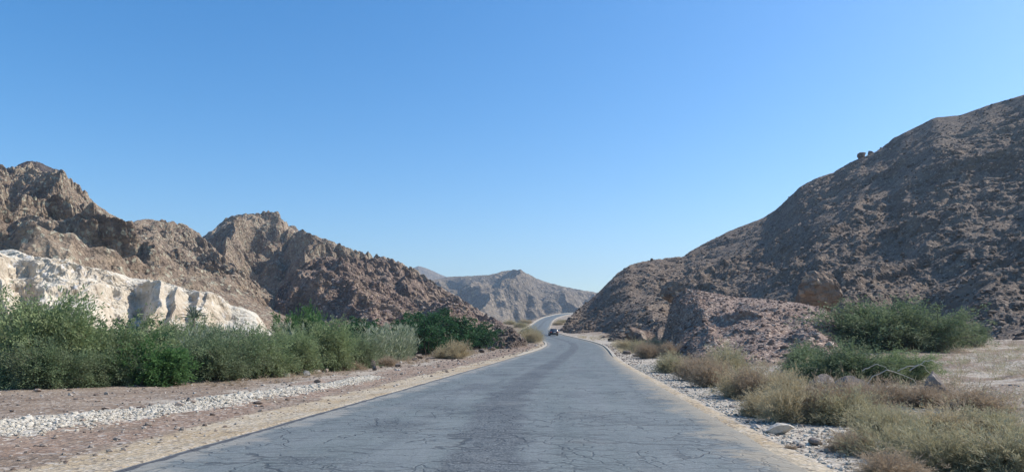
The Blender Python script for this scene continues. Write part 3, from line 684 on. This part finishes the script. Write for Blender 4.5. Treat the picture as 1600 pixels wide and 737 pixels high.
def shrub_mesh(kind, seed):
    """unit shrub: about 1 m half width, 1 m high -> scaled later. returns leaf mesh, stem mesh"""
    rs = np.random.RandomState(seed)
    cfg = dict(
      tam=dict(n=300, per=170, droop=.20, L=.038, W=.014, jit=.075, up=.15, lobes=8, inner=.3),
      green=dict(n=260, per=110, droop=.22, L=.055, W=.022, jit=.05, up=.35, lobes=5, inner=.35),
      mesq=dict(n=300, per=110, droop=.62, L=.045, W=.020, jit=.035, up=.0, lobes=7, inner=.3),
      dry=dict(n=480, per=40, droop=.08, L=.085, W=.009, jit=.045, up=.7, lobes=6, inner=.3),
    )[kind]
    n, per = cfg['n'], cfg['per']
    nl = cfg['lobes']
    la = rs.uniform(0, 6.28, nl); lr_ = rs.uniform(.15, .62, nl); lc = np.stack([np.cos(la)*lr_, np.sin(la)*lr_, rs.uniform(.12, .42, nl)], -1)
    lR = rs.uniform(.32, .5, nl); lH = 1-lc[:, 2]; lH = lH*rs.uniform(.62, 1.0, nl); lH[0] = (1-lc[0, 2]); lR[0] = .42
    which = rs.randint(0, nl, n)
    th = rs.uniform(0, 6.28, n); cz = rs.uniform(-.6, 1, n); sz_ = np.sqrt(1-cz*cz)
    rad = rs.uniform(*(dict(mesq=(.6, 1.15), dry=(.4, 1.3)).get(kind, (.5, 1.24))), n)
    tip = lc[which]+np.stack([np.cos(th)*sz_*lR[which], np.sin(th)*sz_*lR[which], cz*np.where(cz > 0, lH[which], .6)], -1)*rad[:, None]
    tip[:, 2] = np.where(tip[:, 2] < .04, rs.uniform(.04, .3, n), tip[:, 2])
    base = np.stack([rs.normal(0, .10, n), rs.normal(0, .10, n), np.zeros(n)], -1)+lc[which]*np.array([.5, .5, 0])*rs.uniform(.2, 1, n)[:, None]
    kk = 9; t = np.linspace(0, 1, kk)[None, :, None]
    mid = (base+tip)/2+np.array([0, 0, .12+cfg['droop']*.55])+rs.normal(0, .05, (n, 3))
    mid[:, :2] -= (tip-base)[:, :2]*.12
    path = (1-t)**2*base[:, None]+2*t*(1-t)*mid[:, None]+t*t*tip[:, None]
    path += np.cumsum(rs.normal(0, .008, (n, kk, 3)), axis=1)*t
    sr = (.0065 if kind != 'dry' else .004)*rs.uniform(.5, 1.4, n)[:, None]*(1.15-t[..., 0])
    if kind == 'dry': sr = sr*.8
    SV, SF = tubes(path, sr, 3)
    # twigs and leaves
    tt = cfg['inner']+(1-cfg['inner'])*rs.uniform(0, 1, (n, per))**.75
    fi = tt*(kk-1); i0 = np.clip(fi.astype(int), 0, kk-2); fr = (fi-i0)[..., None]
    ii = np.arange(n)[:, None]
    c = path[ii, i0]*(1-fr)+path[ii, i0+1]*fr
    sd_ = path[ii, i0+1]-path[ii, i0]; sd_ /= np.linalg.norm(sd_, axis=2)[..., None]+1e-9
    # side twigs: group leaves in 12 twigs a spray so that clumps and gaps read
    ntw = 12; tw = rs.randint(0, ntw, (n, per)); td = rs.normal(0, 1, (n, ntw, 3)); td[..., 2] += cfg['up']-cfg['droop']*1.6
    td /= np.linalg.norm(td, axis=2)[..., None]
    tl = rs.uniform(0, 1, (n, per))
    tpos = rs.uniform(cfg['inner'], 1, (n, ntw)); tpi = tpos[ii, tw]; fi = tpi*(kk-1); i0 = np.clip(fi.astype(int), 0, kk-2); fr = (fi-i0)[..., None]
    c2 = path[ii, i0]*(1-fr)+path[ii, i0+1]*fr+(td[ii, tw]*.6+sd_*.5)*(tl*cfg['jit']*3.2)[..., None]
    use = (rs.uniform(0, 1, (n, per)) < .9)[..., None]
    c = np.where(use, c2, c)+rs.normal(0, cfg['jit']*.22, (n, per, 3))
    d = sd_*.8+td[ii, tw]*.8+rs.normal(0, .45, (n, per, 3))+np.array([0, 0, cfg['up']*.6-cfg['droop']*.9])
    c = c.reshape(-1, 3); d = d.reshape(-1, 3); c[:, 2] = np.clip(c[:, 2], .01, None)
    kz = np.percentile(c[:, 2], 99); kr = np.percentile(np.hypot(c[:, 0], c[:, 1]), 96)
    m = len(c)
    rnd = np.clip(np.repeat(rs.uniform(0, 1, n), per)*.6+rs.uniform(0, 1, m)*.4, 0, 1)
    LV, LF, lr2 = leaves(c, d, cfg['L']*rs.uniform(.6, 1.5, m), cfg['W']*rs.uniform(.6, 1.4, m), rs, rnd)
    nv_ = np.array([1/kr, 1/kr, 1/kz]); return (LV*nv_, LF, lr2), (SV*nv_, SF)

SH = {}
for kd, nvar in (('tam', 4), ('green', 2), ('mesq', 2), ('dry', 4)):
    for v_ in range(nvar):
        (LV, LF, lr2), (SV, SF) = shrub_mesh(kd, 50+v_*7+len(kd)*31)
        SH[kd, v_] = (LV, LF, lr2, SV, SF)
_mc = {}
def shrub(name, label, cat, px, py, wpx, hpx, kd, var, mat, stem='bark', group=None, rot=None, depth=1.0, Y=None, sinkz=0.03):
    """stand a shrub with its foot at pixel (px,py); wpx x hpx gives its real size at that distance"""
    p0 = on_ground(px, py) if Y is None else np.array([P(px, py, Y)[0], Y, 0])
    if Y is not None: p0[2] = gz(p0[0], p0[1])
    sc = p0[1]/F; W_ = wpx*sc/2; H_ = hpx*sc if Y is None else P(px, py, Y)[2]-p0[2]
    rt = (sum(map(ord, label))*1.7) % 6.28 if rot is None else rot
    o = empty(name, (p0[0], p0[1]+W_*.55*depth, p0[2]-sinkz), rt)
    if Y is not None: o.location[1] = Y
    o.location[2] = gz(o.location[0], o.location[1])-sinkz
    key = (kd, var, mat)
    if key not in _mc:
        LV, LF, lr2, SV, SF = SH[kd, var]
        _mc[key] = (mesh_np('foliage', LV, LF, M[mat], attrs={'rnd': lr2}, link=False), mesh_np('stems', SV, SF, M[stem], link=False))
    for nm, me in zip(('foliage', 'stems'), _mc[key]):
        c = bpy.data.objects.new(nm, me); COL.objects.link(c); c.parent = o
    o.scale = (W_, W_, H_)
    tag(o, label, cat, group); return o

G1 = 'tamarisk shrubs in the thicket left of the road'
TAM = [ # px, base py, w, h, var, mat, label
 (-60, 612, 230, 150, 0, 'tam', 'tall grey green tamarisk cut by the left picture edge'),
 (30, 606, 190, 148, 1, 'tam', 'tallest tamarisk of the thicket, below the white cliff at the far left'),
 (128, 603, 170, 120, 2, 'tam', 'broad grey green tamarisk right of the tallest one'),
 (60, 608, 130, 80, 3, 'tamdark', 'low dark tamarisk in front of the tallest one'),
 (150, 604, 120, 70, 0, 'tamdark', 'low dark tamarisk at the earth edge left of the bright green shrub'),
 (325, 596, 130, 92, 3, 'tamdark', 'rounded dusky tamarisk with dark foot right of the bright green shrub'),
 (300, 590, 90, 70, 1, 'tamdark', 'small dark tamarisk touching the bright green shrub'),
 (390, 591, 110, 84, 0, 'tam', 'grey tamarisk in front of the right end of the white cliff'),
 (440, 586, 110, 84, 2, 'tam', 'soft grey green tamarisk above the pale flat rock'),
 (497, 580, 110, 92, 1, 'tam', 'feathery tamarisk with dark branches above the small pale rocks'),
 (545, 575, 80, 62, 3, 'tamdark', 'brownish tamarisk just left of the reeds'),
 (268, 570, 90, 84, 2, 'tamdark', 'blue green tamarisk at the back under the cliff spires'),
]
for (px, py, w_, h_, v_, mt, lb_) in TAM: shrub('tamarisk_shrub', lb_, 'shrub', px, py, w_, h_*(.88 if px < 100 else .78), 'tam', v_, mt, group=G1)
BACK = [ # px, top py, Y, w, kind, var, mat, label
 (100, 492, 34, 150, 'tam', 1, 'tamdark', 'tamarisk at the back of the thicket behind the broad one'),
 (200, 500, 38, 130, 'mesq', 0, 'mesq', 'dark green shrub at the back of the thicket below the white slope'),
 (245, 508, 44, 110, 'tam', 3, 'tam', 'pale tamarisk at the back left of the young palm'),
 (300, 508, 52, 100, 'tam', 0, 'tam', 'pale tamarisk at the back right below the young palm'),
 (350, 512, 60, 100, 'mesq', 1, 'mesq', 'dark green shrub at the foot of the right cliff end'),
 (405, 512, 58, 70, 'tam', 2, 'tamdark', 'dark bluish tamarisk between cliff end and bright green bush'),
 (455, 488, 64, 88, 'green', 0, 'green', 'bright green bush rising behind the tamarisks right of the cliff'),
 (490, 494, 66, 60, 'green', 1, 'green', 'smaller bright green bush right of the taller one'),
 (545, 516, 58, 60, 'tam', 1, 'tam', 'wispy tamarisk behind the left end of the reeds'),
 (10, 395, 92, 30, 'tam', 2, 'tamdark', 'small dark shrub clinging to the top of the white cliff'),
]
for (px, py, Y, w_, kd, v_, mt, lb_) in BACK[:-1]: shrub('shrub', lb_, 'shrub', px, py+6, w_, 0, kd, v_, mt, Y=Y)
shrub('green_shrub', 'bright green shrub at the front of the thicket left of centre', 'shrub', 220, 605, 122, 62, 'green', 1, 'green')
shrub('green_shrub', 'low leafy green shrub between dark tamarisk and bright green shrub', 'shrub', 180, 602, 70, 40, 'green', 0, 'green')
G2 = 'dark green mesquites left of the road'
for (px, py, w_, h_, v_, lb_) in [(575, 562, 130, 52, 1, 'low dark green mesquite behind the reeds'), (640, 556, 120, 52, 0, 'dark green mesquite with drooping boughs right of the reeds'), (690, 551, 125, 52, 1, 'biggest dark green mesquite, highest of the dark clump'), (733, 546, 70, 36, 0, 'small dark green mesquite nearest the rubble heap')]:
    shrub('mesquite_shrub', lb_, 'shrub', px, py, w_*1.1, h_*1.15, 'mesq', v_, 'mesq', group=G2)

# reeds
def reeds(px0, px1, py_b, n, h, seed, label, depth=4, Yback=0, hvar=.5):
    rs = np.random.RandomState(seed)
    a = on_ground(px0, py_b[0]); b = on_ground(px1, py_b[1]); t = rs.uniform(0, 1, n); q = rs.uniform(0, 1, n)*depth+Yback
    base = a[None]*(1-t)[:, None]+b[None]*t[:, None]; base[:, 1] += q; base[:, 0] -= q*.25*0; base[:, 2] = ground_z(base[:, 0], base[:, 1])
    H_ = h*rs.uniform(1-hvar, 1+hvar*.6, n)
    lean = rs.normal(0, .12, (n, 2))
    kk = 5; tt = np.linspace(0, 1, kk)[None, :, None]
    tip = base+np.stack([lean[:, 0]*H_, lean[:, 1]*H_, H_], -1)
    path = base[:, None]+(tip-base)[:, None]*tt
    path[..., :2] += (lean[:, None, :]*(tt**2)*H_[:, None, None]*.6)
    V1, F1 = tubes(path, .011*(1.2-tt[..., 0])*np.ones((n, 1)), 3)
    m = 14; u = rs.uniform(.15, 1, (n, m)); fi = u*(kk-1); i0 = np.clip(fi.astype(int), 0, kk-2); fr = (fi-i0)[..., None]; ii = np.arange(n)[:, None]
    c = path[ii, i0]*(1-fr)+path[ii, i0+1]*fr
    ang = rs.uniform(0, 6.28, (n, m)); d = np.stack([np.cos(ang)*.6, np.sin(ang)*.6, rs.uniform(.25, 1.1, (n, m))], -1)
    V2, F2, r2 = leaves(c.reshape(-1, 3), d.reshape(-1, 3), rs.uniform(.25, .55, n*m), rs.uniform(.03, .075, n*m), rs, rs.uniform(0, 1, n*m))
    # feathery plumes on some
    pl = rs.uniform(0, 1, n) < .45; c3 = np.repeat(path[pl, -1], 10, 0)+rs.normal(0, .03, (pl.sum()*10, 3)); d3 = rs.normal(0, .35, (len(c3), 3))+np.array([0, 0, 1])
    V3, F3, r3 = leaves(c3, d3, rs.uniform(.2, .4, len(c3)), rs.uniform(.02, .04, len(c3)), rs, np.full(len(c3), 1.0))
    V = np.concatenate([V1, V2, V3]); Fq = np.concatenate([F1, F2+len(V1), F3+len(V1)+len(V2)])
    o = mesh_np('reeds', V, Fq, M['reed'], attrs={'rnd': np.concatenate([np.full(len(V1), .6), r2, r3])})
    tag(o, label, 'reeds', kind='stuff')
reeds(556, 638, (573, 562), 300, 1.8, 5, 'pale grey green reeds standing between tamarisks and mesquites', 4)
reeds(205, 285, (597, 594), 200, 1.45, 6, 'pale reeds poking up behind the bright green shrub', 3, 4.0)
reeds(340, 470, (590, 582), 140, 1.6, 8, 'thin reeds among the grey tamarisks', 5, 4)

# young palm before the cliff
def palm(px, py, Y, size, label):
    p0 = P(px, py, Y); o = empty('young_palm', (p0[0], p0[1], p0[2])); rs = np.random.RandomState(12)
    for f in range(16):
        a = rs.uniform(0, 6.28); el = rs.uniform(.35, 1.3); kk = 8; t = np.linspace(0, 1, kk)
        r_ = size*np.cos(el)*t*1.1; z = size*(np.sin(el)*t-.45*t*t*np.cos(el)); path = np.stack([np.cos(a)*r_, np.sin(a)*r_, z], -1)
        V1, F1 = tubes(path[None], (size*.012*(1.2-t))[None], 3)
        m = 60; u = np.linspace(.15, 1, m); fi = u*(kk-1); i0 = np.clip(fi.astype(int), 0, kk-2); fr = (fi-i0)[:, None]
        c = path[i0]*(1-fr)+path[i0+1]*fr; fd = path[i0+1]-path[i0]; fd /= np.linalg.norm(fd, axis=1)[:, None]; sd_ = np.cross(fd, [0, 0, 1.0]); sd_ /= np.linalg.norm(sd_, axis=1)[:, None]
        d = fd*.8+sd_*np.where(np.arange(m) % 2, 1, -1)[:, None]*.7+np.array([0, 0, .25])
        V2, F2, r2 = leaves(c, d, np.full(m, size*.24), np.full(m, size*.03), rs, rs.uniform(0, 1, m))
        mesh_np('frond', np.concatenate([V1, V2]), np.concatenate([F1, F2+len(V1)]), M['palm'], o, attrs={'rnd': np.concatenate([np.full(len(V1), .5), r2])})
    kk = 4; t = np.linspace(0, 1, kk); V, Fq = tubes(np.stack([0*t, 0*t, -size*1.1*(1-t)], -1)[None], (size*.09*(1.2-.2*t))[None], 8)
    mesh_np('trunk', V, Fq, M['bark'], o)
    tag(o, label, 'palm')
palm(303, 498, 66, 1.25, 'young palm with spiky fronds in front of the white cliff')

# dry and green bushes on the right and by the bend
G3 = 'dry bushes along the right shoulder'
DRY = [ # px, base py, w, h, var, mat, label
 (968, 549, 30, 16, 0, 'dry', 'first tan bush on the right shoulder beside the hill foot'),
 (988, 554, 36, 22, 1, 'sage', 'yellowish bush second along the right shoulder'),
 (1003, 563, 38, 26, 2, 'drybrown', 'rust brown bush third along the right shoulder'),
 (1012, 553, 40, 24, 3, 'sage', 'olive bush behind the rust brown one'),
 (1036, 587, 58, 34, 0, 'sage', 'rounded green bush on the right gravel shoulder'),
 (1040, 562, 40, 26, 1, 'drybrown', 'brown bush below the dark cut face of the mound'),
 (1078, 598, 62, 44, 2, 'drybrown', 'large brown bush right of the rounded green one'),
 (1104, 608, 60, 46, 3, 'drybrown', 'brown bush in front of the tall olive bush'),
 (1132, 596, 78, 56, 0, 'sage', 'tall olive bush standing above the brown ones'),
 (1112, 600, 50, 36, 3, 'dry', 'tan bush left of the tall olive bush foot'),
 (1150, 626, 84, 52, 1, 'dry', 'tan bush beside the gravel left of the flat pale boulder'),
 (1190, 632, 86, 56, 2, 'drybrown', 'brown bush straight behind the flat pale boulder'),
 (1180, 655, 70, 44, 0, 'dry', 'low straw bush left above the flat pale boulder'),
 (1232, 668, 90, 70, 3, 'dry', 'wide straw bush right above the flat pale boulder'),
 (1228, 634, 80, 56, 1, 'dry', 'straw bush behind the wide straw bush'),
 (1275, 668, 90, 70, 0, 'drybrown', 'brown straw bush above the small dark block'),
 (1310, 670, 100, 62, 2, 'sage', 'green tinged bush right of the small dark block'),
 (1345, 662, 90, 66, 1, 'drybrown', 'reddish bush below the bleached branches'),
 (1372, 640, 80, 46, 3, 'drybrown', 'reddish bush at the end of the bleached branches'),
 (1330, 712, 90, 44, 0, 'drybrown', 'low twiggy bush on the gravel at lower right'),
 (1410, 728, 130, 84, 1, 'sage', 'large grey green bush at lower right'),
 (1395, 690, 100, 66, 2, 'sage', 'yellow green bush behind the large grey green one'),
 (1460, 690, 110, 60, 3, 'dry', 'pale bush at right behind the pale stone'),
 (1500, 745, 140, 84, 0, 'sage', 'grey bush at the bottom edge near the right corner'),
 (1580, 755, 160, 110, 2, 'sage', 'grey bush filling the bottom right corner'),
 (1560, 690, 120, 56, 1, 'sage', 'pale grey bush above the bottom right corner'),
 (1520, 655, 110, 44, 3, 'drybrown', 'low brownish bush at the right picture edge'),
 (1440, 640, 90, 40, 0, 'drybrown', 'low bush left of the upright dark stone'),
 (1390, 760, 110, 60, 3, 'drybrown', 'brown twigs at the bottom edge right of the gravel'),
 (1225, 706, 18, 12, 2, 'drybrown', 'tiny dry tuft on the gravel below the flat pale boulder'),
]
for (px, py, w_, h_, v_, mt, lb_) in DRY: shrub('dry_bush', lb_, 'bush', px+14, py-3, w_*1.1, h_*(.86 if py < 685 else .72), 'dry', v_, mt, stem='barkpale', group=G3)
G4 = 'dry bushes left of the road'
for (px, py, w_, h_, v_, mt, lb_) in [(712, 561, 52, 26, 1, 'dry', 'straw yellow bush in front of the dark green mesquites'), (694, 560, 34, 16, 0, 'dry', 'low straw tuft left of the straw yellow bush'),
   (806, 541, 34, 18, 2, 'dry', 'tan grass bush beside the near bend'), (828, 536, 36, 18, 3, 'dry', 'yellow grass bush at the tip of the near bend'), (820, 530, 34, 20, 0, 'sage', 'green bush behind the yellow grass at the near bend'), (838, 529, 26, 12, 1, 'sage', 'small green bush nearest the car at the bend'),
   (600, 572, 40, 14, 0, 'drybrown', 'reddish dry tuft in front of the reeds'), (548, 578, 46, 12, 1, 'drybrown', 'reddish dry tuft below the brownish tamarisk')]:
    shrub('dry_bush', lb_, 'bush', px, py, w_, h_, 'dry', v_, mt, stem='barkpale', group=G4)
# far roadside scrub
for (px, Y, H_, mt, lb_) in [(800, 300, 3.0, 'sage', 'olive scrub left of the climbing road'), (822, 330, 3.0, 'dry', 'straw scrub left of the climbing road near its top'), (812, 260, 3, 'sage', 'olive scrub left of the lower climbing road'), (872, 300, 2.5, 'dry', 'straw scrub inside the far bend'), (880, 340, 2.5, 'sage', 'olive scrub inside the far bend')]:
    x = (px-800)/F*Y*1.0
    o = shrub('dry_bush', lb_, 'bush', px, 530, 3.0*F/Y*2, 0, 'dry', int(Y) % 4, mt, stem='barkpale', Y=Y); o.scale[2] = H_*.6
# green shrubs at right
shrub('tamarisk_shrub', 'wide green tamarisk at the foot of the right hill', 'shrub', 1350, 478, 190, 0, 'tam', 1, 'tamdark', Y=50)
shrub('tamarisk_shrub', 'green tamarisk right of the wide one at the hill foot', 'shrub', 1420, 484, 150, 0, 'tam', 3, 'tamdark', Y=48)
shrub('tamarisk_shrub', 'dark green tamarisk in front of the wide green one on the right', 'shrub', 1335, 600, 150, 58, 'tam', 0, 'tamdark')
shrub('tamarisk_shrub', 'low dark tamarisk between mound and straw bushes on the right', 'shrub', 1265, 592, 90, 50, 'tam', 2, 'tamdark')
shrub('tamarisk_shrub', 'dusky tamarisk right of the dark green one', 'shrub', 1420, 598, 100, 42, 'tam', 3, 'tam')
shrub('green_shrub', 'small green shrub on the slope of the rubble mound', 'shrub', 1192, 556, 24, 12, 'tam', 2, 'tam', Y=None)
shrub('tamarisk_shrub', 'small dark tamarisk at the far right hill foot', 'shrub', 1520, 505, 50, 0, 'tam', 2, 'tamdark', Y=52)

# low scrub ground cover
def scrub(n, xf, yr, hh, mat, seed, label):
    rs = np.random.RandomState(seed); y = yr[0]+(yr[1]-yr[0])*rs.uniform(0, 1, n)**1.3; x = road_x(y)+xf(y, rs.uniform(0, 1, n)); z = ground_z(x, y)
    m = 130; sz = hh*rs.uniform(.4, 1.3, n)
    d = rs.normal(0, 1, (n, m, 3)); d[..., 2] = np.abs(d[..., 2])*.9+.35; d /= np.linalg.norm(d, axis=2)[..., None]
    q = rs.uniform(0, .9, (n, m))[..., None]
    c = np.stack([x, y, z], -1)[:, None]+d*q*sz[:, None, None]*np.array([1.3, 1.3, 1])
    LV, LF, r2 = leaves(c.reshape(-1, 3), (d+rs.normal(0, .25, d.shape)).reshape(-1, 3), np.repeat(sz, m)*rs.uniform(.25, .6, n*m), rs.uniform(.006, .016, n*m), rs, np.repeat(rs.uniform(0, 1, n), m))
    tag(mesh_np('scrub', LV, LF, M[mat], attrs={'rnd': r2}), label, 'scrub', kind='stuff')
scrub(420, lambda y, u: HW+3.5+u*26, (9, 62), .42, 'sage', 31, 'low grey green scrub on the stony plain at right')
scrub(380, lambda y, u: HW+3.0+u*26, (9, 70), .36, 'drybrown', 32, 'low brown twiggy scrub on the stony plain at right')
scrub(160, lambda y, u: -(HW+4.6+u*3.5), (24, 95), .20, 'drybrown', 33, 'small dry tufts along the shrub edge on the left')
scrub(300, lambda y, u: HW+1.0+u*9, (70, 150), .5, 'dry', 34, 'straw tufts at the foot of the right hill')
scrub(500, lambda y, u: -(HW+1.2+u*16), (110, 330), .8, 'dry', 35, 'straw tufts on the earth left of the climbing road')

# bleached fallen branches
def branch(px, py, L, a, seed, label):
    rs = np.random.RandomState(seed); p0 = on_ground(px, py); kk = 14; t = np.linspace(0, 1, kk)
    def arc(L, a, h, z0=0):
        return np.stack([np.cos(a)*L*t, np.sin(a)*L*t, z0+h*np.sin(np.pi*np.clip(t*.92+.08, 0, 1))], -1)+np.cumsum(rs.normal(0, L*.022, (kk, 3)), 0)
    o = empty('fallen_branch', p0)
    V, Fq = tubes(arc(L, a, L*.22)[None], (.015*(1.2-t))[None], 6); mesh_np('limb', V, Fq, M['bleached'], o)
    for q in range(3):
        b = arc(L, a, L*.22)[3+q*3]*np.array([1, 1, .9]); pth = b+arc(L*.4, a+rs.uniform(-.8, .8), L*.10)-arc(L*.4, a, L*.1)[0]
        V, Fq = tubes(pth[None], (.012*(1.25-t))[None], 5); mesh_np('twig', V, Fq, M['bleached'], o)
    tag(o, label, 'branch')
branch(1268, 600, 1.5, -.1, 1, 'bleached curved branch arching before the dark tamarisk')
branch(1325, 606, 2.4, -.35, 2, 'long bleached branch sloping down across the dark tamarisk')
#branch(1415, 636, 1.0, -.3, 3, 'short bleached branch left of the upright dark stone')
#branch(1440, 612, .8, .1, 4, 'short pale stick behind the upright dark stone')

# ------------------------------------------------------------------ car
import bmesh
M['paint'] = simple('dark_blue_paint', (.018, .022, .032), .28, .3, .05, 3, .5)
M['glass'] = simple('dark_window_glass', (.03, .04, .05), .08, 0, .05, 3, .8)
M['tyre'] = simple('tyre_rubber', (.02, .02, .02), .85); M['rim'] = simple('rim_alloy', (.4, .4, .42), .35, .9)
M['tail'] = simple('red_lens', (.30, .015, .012), .25); M['plate'] = simple('plate_white', (.7, .7, .68), .5); M['trim'] = simple('black_trim', (.02, .02, .022), .6)
def bevel_obj(name, bm, mat, parent, bev=.03):
    if bev: bmesh.ops.bevel(bm, geom=bm.edges[:], offset=bev, segments=2, affect='EDGES', clamp_overlap=True)
    me = bpy.data.meshes.new(name); bm.to_mesh(me); bm.free(); me.materials.append(mat)
    for p_ in me.polygons: p_.use_smooth = True
    o = bpy.data.objects.new(name, me); COL.objects.link(o); o.parent = parent; return o
def loft(sections):
    bm = bmesh.new(); rows = [[bm.verts.new(v) for v in s_] for s_ in sections]; n = len(rows[0])
    for a, b in zip(rows, rows[1:]):
        for i in range(n): bm.faces.new((a[i], a[(i+1) % n], b[(i+1) % n], b[i]))
    bm.faces.new(rows[0][::-1]); bm.faces.new(rows[-1]); bmesh.ops.recalc_face_normals(bm, faces=bm.faces); return bm
def boxbm(c, s):
    bm = bmesh.new(); bmesh.ops.create_cube(bm, size=1)
    for v in bm.verts: v.co = Vector((c[0]+v.co.x*s[0], c[1]+v.co.y*s[1], c[2]+v.co.z*s[2]))
    return bm
def build_car(loc, heading):
    o = empty('car', loc, heading)                            # rear faces -Y, length along Y
    def sec(y, w_, zl, zt): return [(-w_*.92, y, zl), (w_*.92, y, zl), (w_, y, zl+.18), (w_, y, zt-.16), (w_*.93, y, zt), (-w_*.93, y, zt), (-w_, y, zt-.16), (-w_, y, zl+.18)]
    bevel_obj('body', loft([sec(-2.28, .80, .34, .86), (sec(-2.15, .88, .27, .98)), sec(-1.5, .90, .22, 1.0), sec(0, .90, .22, .97), sec(1.1, .90, .22, .93), sec(1.9, .86, .24, .80), sec(2.22, .74, .32, .66)]), M['paint'], o, .02)
    def sc2(y, wb, wt, zb, zt): return [(-wb, y, zb), (wb, y, zb), (wt, y, zt), (-wt, y, zt)]
    bevel_obj('roof', loft([sc2(-1.05, .66, .60, 1.38, 1.43), sc2(-.5, .66, .62, 1.40, 1.47), sc2(.25, .66, .60, 1.38, 1.45)]), M['paint'], o, .01)
    bevel_obj('cabin_windows', loft([sc2(-1.72, .78, .74, .94, 1.02), sc2(-1.02, .80, .64, .93, 1.405), sc2(.25, .80, .64, .92, 1.40), sc2(1.05, .78, .72, .90, .97)]), M['glass'], o, .012)
    for sx in (-1, 1):
        bevel_obj('tail_light', boxbm((sx*.70, -2.255, .80), (.30, .10, .15)), M['tail'], o, .02)
        bevel_obj('side_mirror', boxbm((sx*1.0, .62, 1.0), (.16, .10, .12)), M['paint'], o, .02)
        bevel_obj('headlight', boxbm((sx*.58, 2.16, .62), (.26, .12, .12)), M['plate'], o, .02)
        for y in (-1.38, 1.38):
            for nm, r_, wd_, mt in (('wheel', .325, .20, 'tyre'),):
                bm = bmesh.new(); bmesh.ops.create_cone(bm, cap_ends=True, segments=24, radius1=r_, radius2=r_, depth=wd_, matrix=Matrix.Rotation(math.pi/2, 4, 'Y'))
                for v in bm.verts: v.co += Vector((sx*.83, y, .325))
                wo = bevel_obj(nm, bm, M[mt], o, .02)
                bm = bmesh.new(); bmesh.ops.create_cone(bm, cap_ends=True, segments=16, radius1=.2, radius2=.17, depth=.03, matrix=Matrix.Rotation(math.pi/2, 4, 'Y'))
                for v in bm.verts: v.co += Vector((sx*.94, y, .325))
                bevel_obj('rim', bm, M['rim'], wo, 0)
    bevel_obj('rear_bumper', boxbm((0, -2.27, .46), (1.62, .14, .22)), M['trim'], o, .03)
    bevel_obj('number_plate', boxbm((0, -2.31, .72), (.50, .02, .12)), M['plate'], o, 0)
    tag(o, 'dark sedan seen from behind driving away where the road bends', 'car')
    return o
yc = 160; xc_ = P(864.5, 523, yc)[0]
h_ = -math.atan(float(road_s(yc)))
car = build_car((xc_, yc, float(road_z(yc))+.02), h_)
car.rotation_euler[0] = math.atan((float(road_z(yc+2))-float(road_z(yc-2)))/4)

# ------------------------------------------------------------------ air
if HAZE:
    V = np.array([(x, y, z) for x in (-2600, 2600) for y in (-120, 3600) for z in (-60, 330)], float)
    Fq = np.array([(0, 1, 3, 2), (4, 6, 7, 5), (0, 4, 5, 1), (2, 3, 7, 6), (0, 2, 6, 4), (1, 5, 7, 3)])
    m = bpy.data.materials.new('haze_air'); m.use_nodes = True; t_ = m.node_tree; t_.nodes.clear()
    o_ = t_.nodes.new('ShaderNodeOutputMaterial'); pv = t_.nodes.new('ShaderNodeVolumePrincipled')
    pv.inputs['Color'].default_value = (.66, .82, 1.0, 1); pv.inputs['Density'].default_value = HAZE; pv.inputs['Anisotropy'].default_value = .35
    t_.links.new(pv.outputs[0], o_.inputs['Volume'])
    hz = mesh_np('haze', V, Fq, m); tag(hz, 'thin pale blue haze filling the valley', 'haze', kind='stuff')
